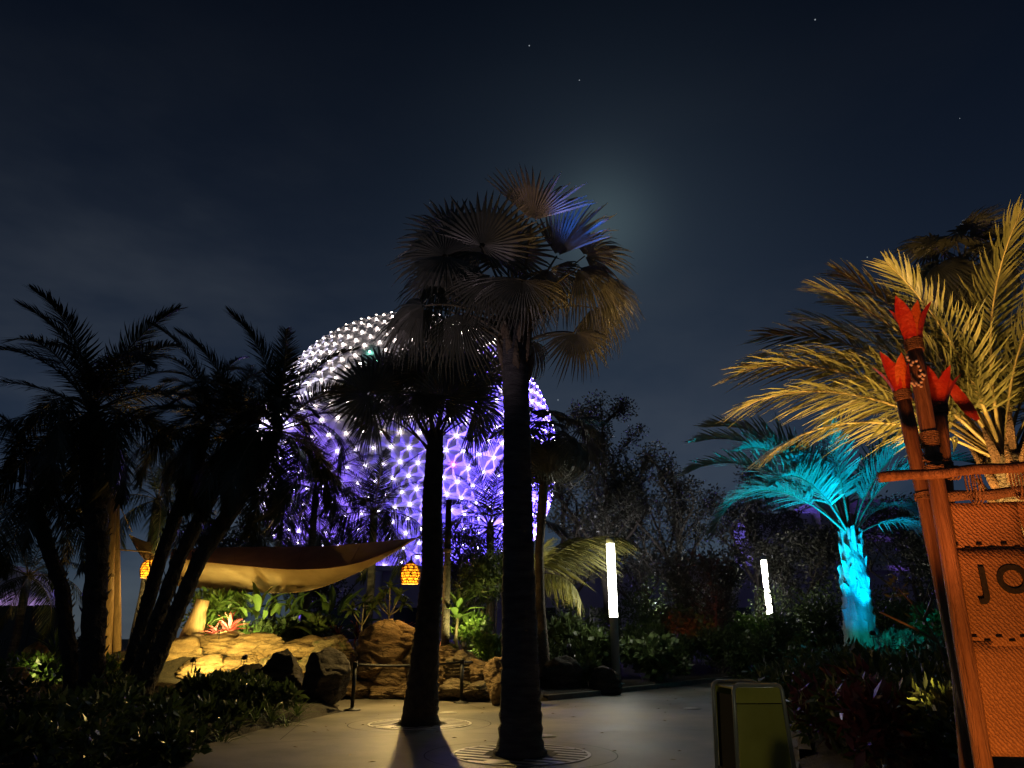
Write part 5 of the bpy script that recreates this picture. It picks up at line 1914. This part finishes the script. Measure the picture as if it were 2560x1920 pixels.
railtop = rail(at(2196, 1194, YS - 0.10), at(2760, 1150, YS - 0.30), 0.036, 'rail', M_BAMBOO)
roll_ = rail(at(2362, 1243, YS + 0.02), at(2790, 1212, YS - 0.20), 0.036, 'rope_roll', M_ROPE)
for (px, py, yy, ax) in ((2375, 1182, 0, 0), (2420, 1180, 0, 1), (2532, 1170, 0, 1)):
    for k in range(3):
        c = at(px + k * 7, py, YS - 0.14) - G0
        h1 = 0.05 if not ax else 0.12
        pts = [c + Vector((0.004 * k, 0.05 * math.sin(a), (0.0 if not ax else -0.085) + (0.045 if not ax else 0.13) * math.cos(a))) for a in [q / 12 * 6.2832 for q in range(13)]]
        ob('lashing', MB().tube(pts, 0.007, 5, cap=False).mesh('lashing', M_ROPE), sgn)

# burlap pieces: rows and columns cut along the seams
tl, bl = at(2362, 1258, YS + 0.03), at(2474, 1890, YS + 0.03)
rdir = Vector((1, -0.14, 0.0)).normalized()


def cloth_pt(u, v):
    """u metres right of the pole edge, v from 0 (top) to 1 (bottom)."""
    return tl.lerp(bl, v) + rdir * u - G0


rows = [0.0, 0.200, 0.575, 1.0]
cols = [0.0, 0.46, 1.25]
for i in range(3):
    for j in range(2):
        m = MB()
        n = 8
        vs, fs = [], []
        for a in range(n + 1):
            for b in range(n + 1):
                u = cols[j] + (cols[j + 1] - cols[j]) * a / n
                v = rows[i] + (rows[i + 1] - rows[i] + (0.018 if i < 2 else 0)) * b / n
                q = cloth_pt(u, v)
                q.y += 0.012 * math.sin(u * 7 + v * 5 + i) + 0.010 * math.sin(v * 17 + j) - 0.006 * i - (0.004 if j else 0)
                vs.append(q)
        for a in range(n):
            for b in range(n):
                fs.append((a * (n + 1) + b, a * (n + 1) + b + 1, (a + 1) * (n + 1) + b + 1, (a + 1) * (n + 1) + b))
        o = ob('cloth_panel', m.add(vs, fs).mesh('cloth_panel', M_BURLAP), sgn)
        md = o.modifiers.new('thick', 'SOLIDIFY')
        md.thickness = 0.008
for i, v in ((0, 0.188), (1, 0.562)):
    for k in range(16):
        c = cloth_pt(0.02 + 0.075 * k, v + (0.010 if k % 2 else -0.006))
        c.y += 0.012 * math.sin((0.02 + 0.075 * k) * 7 + v * 5 + i) + 0.010 * math.sin(v * 17) - 0.006 * i - 0.011
        ob('stitch', MB().box((0, 0, 0), (0.036, 0.010, 0.009), Matrix.Rotation(math.atan2(rdir.y, rdir.x), 3, 'Z')).mesh('stitch', M_STITCH, False), sgn, loc=c)
for k in range(7):
    c = cloth_pt(0.50 + (0.008 if k % 2 else -0.008), 0.02 + 0.055 * k)
    c.y -= 0.035
    ob('stitch', MB().box((0, 0, 0), (0.013, 0.012, 0.05)).mesh('stitch', M_STITCH, False), sgn, loc=c)
ang = math.atan2(rdir.y, rdir.x)
for ch, (px, py), sz in (('J', (2454, 1486), 0.25), ('O', (2498, 1482), 0.25)):
    me = letters(ch, sz, M_INK, ext=0.003, bold=0.006)[0]
    d = ray(px, py)
    n = Vector((rdir.y, -rdir.x, 0))
    pl0 = tl - Vector((0, 0.035, 0))
    tt = (pl0 - Vector((0, 0, CAM_H))).dot(n) / d.dot(n)
    pos = Vector((0, 0, CAM_H)) + d * tt
    ob('letter', me, sgn, M=Matrix.Translation(pos - G0) @ Matrix.Rotation(ang, 4, 'Z') @ Matrix.Rotation(R(90), 4, 'X'))

# torn red leaf standing behind the sign poles
LF = strap(0.50, 0.10, R(22), 61, M_PETAL, fold=0.15)
ob('decor_leaf', LF, sgn, M=Matrix.Translation(at(2446, 1050, YS + 0.6) - G0) @ rotm(R(95), R(58), R(65)))

# ------------------------------------------------------------------ beds at the front: low plants
gi = 0
for px, py in ((30, 1800), (90, 1840), (160, 1810), (230, 1850), (300, 1815), (60, 1880), (180, 1890), (380, 1830), (440, 1810), (500, 1815), (330, 1865), (420, 1850), (560, 1795), (260, 1790)):
    p = gnd(px, py, 0.25)
    gi += 1
    shrub(p.x, p.y, 1.0, 0.35 + 0.4 * ((gi * 37 % 10) / 10), 250, 0.12 + 0.08 * ((gi * 13 % 10) / 10), M_SHRUB, 'low dark leafy plant in the bed before the date palms', 'low plants before the date palms', 'bedding_plant', 500 + gi)
for px, py, h_ in ((470, 1765, 0.45), (520, 1760, 0.5), (565, 1762, 0.5), (620, 1768, 0.55), (670, 1768, 0.6), (600, 1750, 0.5), (545, 1745, 0.45)):
    p = gnd(px, py, 0.25)
    gi += 1
    shrub(p.x, p.y, 1.15, h_, 520, 0.17, M_SHRUB, 'dim green bushy plant between the leaning palms and the dark boulders', 'plants before the rock wall', 'bedding_plant', 500 + gi)
for px, py in ((600, 1800), (640, 1790), (680, 1785), (720, 1785), (745, 1772), (660, 1770), (560, 1818), (700, 1768)):
    p = gnd(px, py, 0.2)
    gi += 1
    rosette('grass_tuft', (p.x, p.y, th(p.x, p.y) - 0.02), GRS, 26, 0.55, (88, 25), 'grassy tuft at the plaza edge below the dark boulders', 'plant', 'grass tufts along the plaza edge', seed=600 + gi)
for px, py, Y in ((20, 1690, 18.2), (90, 1695, 19.0), (140, 1690, 19.4), (260, 1680, 20.0), (130, 1640, 20.5)):
    p = at(px, py, Y)
    gi += 1
    shrub(p.x, Y, 0.9, 0.7, 420, 0.16, M_LIME, 'lit lime plant beneath the date palms', 'lit plants beneath the date palms', 'bedding_plant', 500 + gi)
p = at(140, 1610, 20.4)
rosette('grass_tuft', (p.x, 20.4, th(p.x, 20.4)), [GRS[2]], 20, 0.9, (88, 40), 'bright lime tuft beside the tallest date palm trunk', 'plant', seed=801, stem=0.7, sr=0.03)

# right bed: broad leaved and reddish plants between the bin and the sign
for x, y, w_, h_, mm in ((3.9, 8.0, 0.9, 0.75, 0), (4.1, 8.8, 0.9, 0.8, 1), (4.5, 8.2, 1.1, 0.9, 0), (3.4, 7.0, 0.9, 0.7, 1), (4.3, 7.2, 1.0, 0.85, 0), (5.2, 9.2, 1.2, 1.0, 0), (4.2, 10.0, 1.1, 0.9, 0), (4.4, 10.4, 1.2, 1.0, 1), (5.4, 10.8, 1.3, 1.1, 0), (4.6, 12.0, 1.4, 1.1, 0), (5.8, 12.6, 1.5, 1.2, 0),
                         (6.6, 11.0, 1.4, 1.2, 0), (4.9, 14.0, 1.5, 1.1, 0), (6.4, 14.8, 1.7, 1.2, 0), (7.8, 14.0, 1.6, 1.3, 0), (6.0, 16.8, 1.8, 1.2, 0), (8.0, 17.0, 1.6, 0.9, 0), (3.0, 6.4, 0.7, 0.55, 1), (3.8, 6.0, 0.8, 0.6, 0), (5.0, 7.0, 0.9, 0.9, 0), (7.3, 19.2, 1.4, 0.9, 0), (12.0, 20.6, 1.6, 0.7, 0)):
    gi += 1
    if not clear_of_spots(x, y, 1.35):
        continue
    shrub(x, y, w_, h_, 420, 0.20 if mm else 0.17, M_REDLF if mm else M_SHRUB, 'dark red leaved plant in the bed between bin and sign' if mm else 'dark leafy plant in the bed right of the path', 'red plants between bin and sign' if mm else 'dark plants in the bed right of the path', 'bedding_plant', 500 + gi, None, 2.6)
for i, (px, py, Y) in enumerate(((2235, 1592, 20.5), (2280, 1600, 19.5), (2050, 1625, 20.5), (2020, 1640, 19.8))):
    p = at(px, py, Y)
    shrub(p.x, Y, 1.3, max(0.45, p.z - th(p.x, Y)), 800, 0.11, M_LEAF_SILV, 'small leaved ground plant lit turquoise at the foot of the blue palm', 'plants at the foot of the blue palm', 'bedding_plant', 700 + i)
# twig with small leaves in the warm light left of the sign
p = at(2345, 1600, 5.9)
tw = thing('flowering_twig', (p.x, 5.9, th(p.x, 5.9) - 0.02), 'slim branching twig lit orange just left of the sign poles', 'plant')
o_ = Vector((p.x, 5.9, th(p.x, 5.9) - 0.02))
for pts in ([(2400, 1760), (2345, 1605), (2290, 1520), (2245, 1470)], [(2345, 1605), (2280, 1568), (2200, 1530)], [(2310, 1550), (2330, 1500), (2320, 1470)]):
    ob('stem', MB().tube([at(x, y, 5.9) - o_ for x, y in pts], [0.012, 0.010, 0.008, 0.004][:len(pts)], 6).mesh('stem', M_STALK), tw)
cs = [at(x, y, 5.9) - o_ for x, y in ((2245, 1468), (2232, 1478), (2262, 1500), (2290, 1545), (2320, 1560), (2345, 1580), (2330, 1470), (2310, 1480), (2300, 1575), (2340, 1520))]
ob('foliage', leaf_cloud(cs, [0.07] * len(cs), 120, 0.06, M_SHRUB, 'foliage', 3.4, 0.2, 900), tw)

# fallen leaves on the paving
g = np.random.default_rng(44)
V = []
for k in range(130):
    x, y = g.uniform(-5, 9), g.uniform(9.5, 24)
    if plaza_dist(np.array([x]), np.array([y]))[0] > -0.1:
        continue
    a, L = g.uniform(0, 6.28), g.uniform(0.05, 0.13)
    d, s_ = np.array([math.cos(a), math.sin(a), 0]), np.array([-math.sin(a), math.cos(a), 0])
    p = np.array([x, y, 0.006])
    V += [p, p + d * L * 0.5 + s_ * L * 0.16 + [0, 0, 0.012], p + d * L + [0, 0, 0.004], p + d * L * 0.5 - s_ * L * 0.16 + [0, 0, 0.010]]
M_DRY = mat('dry_leaf', (0.16, 0.11, 0.06), (0.30, 0.22, 0.13), rough=0.7, scale=5)
tag(ob('fallen_leaves', quick('fallen_leaves', np.array(V), 4, M_DRY)), 'scattered small dry leaves fallen on the plaza paving', 'leaves', kind='stuff')

# ------------------------------------------------------------------ garden lights
def T(px, py, Y):
    return at(px, py, Y)


def onground(px, py, Y):
    p = at(px, py, Y)
    return Vector((p.x, Y, th(p.x, Y)))


YEL, LIM = (1.0, 0.72, 0.18), (1.0, 0.88, 0.30)
spotlight(T(548, 1584, 21.2), T(556, 1530, 23.8), LIM, 560, 80, 'garden spotlight on the rock before the bright lime shrub')
spotlight(T(625, 1590, 21.2), T(640, 1530, 23.2), LIM, 300, 84, 'garden spotlight on the rock before the bright ginger plant')
spotlight(T(1160, 1630, 20.2), T(1143, 1510, 21.6), LIM, 420, 80, 'garden spotlight under the banana plant')
spotlight(onground(1210, 1650, 20.9), T(1215, 1540, 23), LIM, 120, 90, 'garden spotlight under the bamboo canes')
spotlight(onground(470, 1740, 19.2) + Vector((0, 0, 0.45)), T(500, 1610, 22), YEL, 620, 100, 'garden spotlight aimed at the left end of the rock wall')
spotlight(onground(600, 1740, 18.9) + Vector((0, 0, 0.55)), T(660, 1630, 21.5), YEL, 700, 120, 'garden spotlight aimed at the middle of the rock wall')
spotlight(onground(70, 1720, 18.0), T(100, 1640, 20.5), LIM, 40, 110, 'garden spotlight among the lit plants under the date palms')
spotlight(onground(265, 1720, 19.9), T(275, 1520, 21.7), YEL, 14, 50, 'garden spotlight under the thick lashed post')
# plaza light high on the post behind the shorter palm
pl_ = at(1078, 1330, 19.4)
spotlight(pl_, T(1040, 1775, 17.0), (1.0, 0.68, 0.22), 1700, 118, 'small floodlight fixed high on the post behind the shorter palm', size=0.06, blend=0.9, arm=at(1120, 1318, 20.9))
# blue palm
spotlight(onground(2135, 1640, 18.4) + Vector((0, 0, 0.5)), T(2140, 1430, 21.0), (0.0, 0.34, 1.0), 430, 60, 'blue spotlight before the stout palm trunk')
spotlight(onground(2200, 1630, 20.0) + Vector((0, 0, 0.4)), T(2130, 1080, 21.2), (0.0, 0.50, 1.0), 1700, 66, 'blue spotlight beside the stout palm trunk')
spotlight(onground(2080, 1630, 19.4) + Vector((0, 0, 0.4)), T(1960, 1060, 21.6), (0.0, 0.58, 0.9), 3600, 84, 'turquoise spotlight left of the stout palm trunk')
spotlight(onground(2190, 1640, 18.6) + Vector((0, 0, 0.7)), T(2255, 1600, 20.6), (0.0, 0.85, 0.75), 90, 80, 'turquoise spotlight on the ground plants beside the blue palm')
# sign and gold palm
spotlight(Vector((2.3, 3.1, 0.05)), T(2560, 1500, 4.8), (1.0, 0.29, 0.05), 165, 76, 'orange spotlight on the ground before the cloth sign')
spotlight(Vector((1.75, 3.3, 0.05)), T(2330, 1000, 4.9), (1.0, 0.26, 0.07), 330, 40, 'orange spotlight aimed at the flower topped poles')
spotlight(Vector((3.4, 7.2, th(3.4, 7.2))), T(2190, 860, 8.6), (1.0, 0.58, 0.16), 1700, 86, 'amber spotlight under the coconut palm fronds')
spotlight(Vector((4.9, 6.6, th(4.9, 6.6))), T(2460, 850, 8.6), (1.0, 0.58, 0.17), 1100, 90, 'amber spotlight at the foot of the coconut palm')
spotlight(Vector((2.6, 7.4, th(2.6, 7.4))), T(2120, 800, 8.8), (1.0, 0.54, 0.15), 1900, 50, 'amber spotlight near the litter bin aimed at the coconut fronds')
# crown of the tallest palm
spotlight(Vector((2.5, 5.6, th(2.5, 5.6))), T(1436, 545, 10.9), (0.03, 0.16, 1.0), 16000, 6, 'narrow blue spotlight aimed into the tallest palm crown', blend=0.8)
spotlight(Vector((2.3, 5.2, th(2.3, 5.2))), T(1360, 450, 10.7), (1.0, 0.55, 0.48), 2600, 9, 'narrow pink spotlight aimed at the top frond of the tallest palm', blend=0.8)
spotlight(Vector((-5.6, 5.5, th(-5.6, 5.5))), T(1270, 640, 10.7), (1.0, 0.76, 0.86), 460, 30, 'added mauve fill spotlight in the left bed aimed at the tallest palm crown')  # lamp added out of view as mauve fill for the dark crown
# grey uplight on the trees at the back
for px, Y, tx, ty, pw, lb in ((1450, 37, 1500, 1150, 700, 'garden spotlight under the tall forked tree'), (1640, 36, 1660, 1250, 450, 'garden spotlight under the dark pointed tree'), (1840, 38, 1860, 1280, 350, 'garden spotlight under the dark broad tree')):
    spotlight(onground(px, 1600, Y) + Vector((0, 0, 1.2)), T(tx, ty, Y + 5), (0.9, 0.88, 1.0), pw, 100, lb)
spotlight(Vector((2.2, 5.9, 0.02)), T(1900, 1790, 8.9), (1.0, 0.95, 0.55), 16, 60, 'small added fill spotlight facing the litter bin')  # extra unseen lamp, put in only to brighten the bin front
# dim red on the tree trunk by the far lamp column, green on the low frond
pr_ = at(1715, 1560, 31.5)
spotlight(Vector((pr_.x, 31.5, th(pr_.x, 31.5))), T(1720, 1480, 33), (1.0, 0.10, 0.05), 60, 80, 'dim red spotlight under the reddish tree')
spotlight(onground(1425, 1690, 22.6) + Vector((0, 0, 0.9)), T(1455, 1340, 25.4), (1.0, 0.85, 0.25), 700, 64, 'garden spotlight under the long green lit frond')

# ------------------------------------------------------------------ labels by place for look-alikes
ORD = 'first second third fourth fifth sixth seventh eighth ninth tenth eleventh twelfth thirteenth fourteenth fifteenth sixteenth seventeenth eighteenth nineteenth twentieth'.split()


def px_of(o):
    p = o.matrix_basis.translation
    return p.x / max(0.1, p.y)


def relabel(group, fmt):
    L = sorted([o for o in bpy.data.objects if o.get('group') == group], key=px_of)
    for i, o in enumerate(L):
        o['label'] = fmt.format(ORD[i] if i < len(ORD) else 'last')


relabel('low plants before the date palms', 'low dark bedding plant before the date palms, {} from the left edge')
relabel('dark plants in the bed right of the path', 'dark leafy plant in the bed right of the path, {} from the left')
relabel('red plants between bin and sign', 'dark red leaved plant between bin and sign, {} from the bin')
relabel('hedge shrubs behind the kerb', 'dark hedge shrub behind the kerb, {} from the tallest palm rightwards')
relabel('hedge shrubs behind the blue palm', 'dark hedge shrub behind the blue lit palm, {} from the left')
relabel('plants before the rock wall', 'dim green bushy plant before the rock wall, {} from the leaning palms')
relabel('grass tufts along the plaza edge', 'grassy tuft at the plaza edge below the dark boulders, {} from the left')
relabel('lit plants beneath the date palms', 'lit lime plant beneath the date palms, {} from the left edge')
relabel('bamboo canes beside the tallest palm', 'slim bamboo cane beside the tallest palm trunk, {} from the left')
relabel('shrubs under the bamboo', 'small leafy shrub under the bamboo canes, {} from the left')
relabel('shrubs beside the far lamp column', 'lime tinged shrub by the far lamp column, {} from the left')
relabel('plants at the foot of the blue palm', 'turquoise lit ground plant at the foot of the blue palm, {} from the left')
relabel('violet floodlights before the pavilion', 'violet floodlight before the long low pavilion, {} from the left')
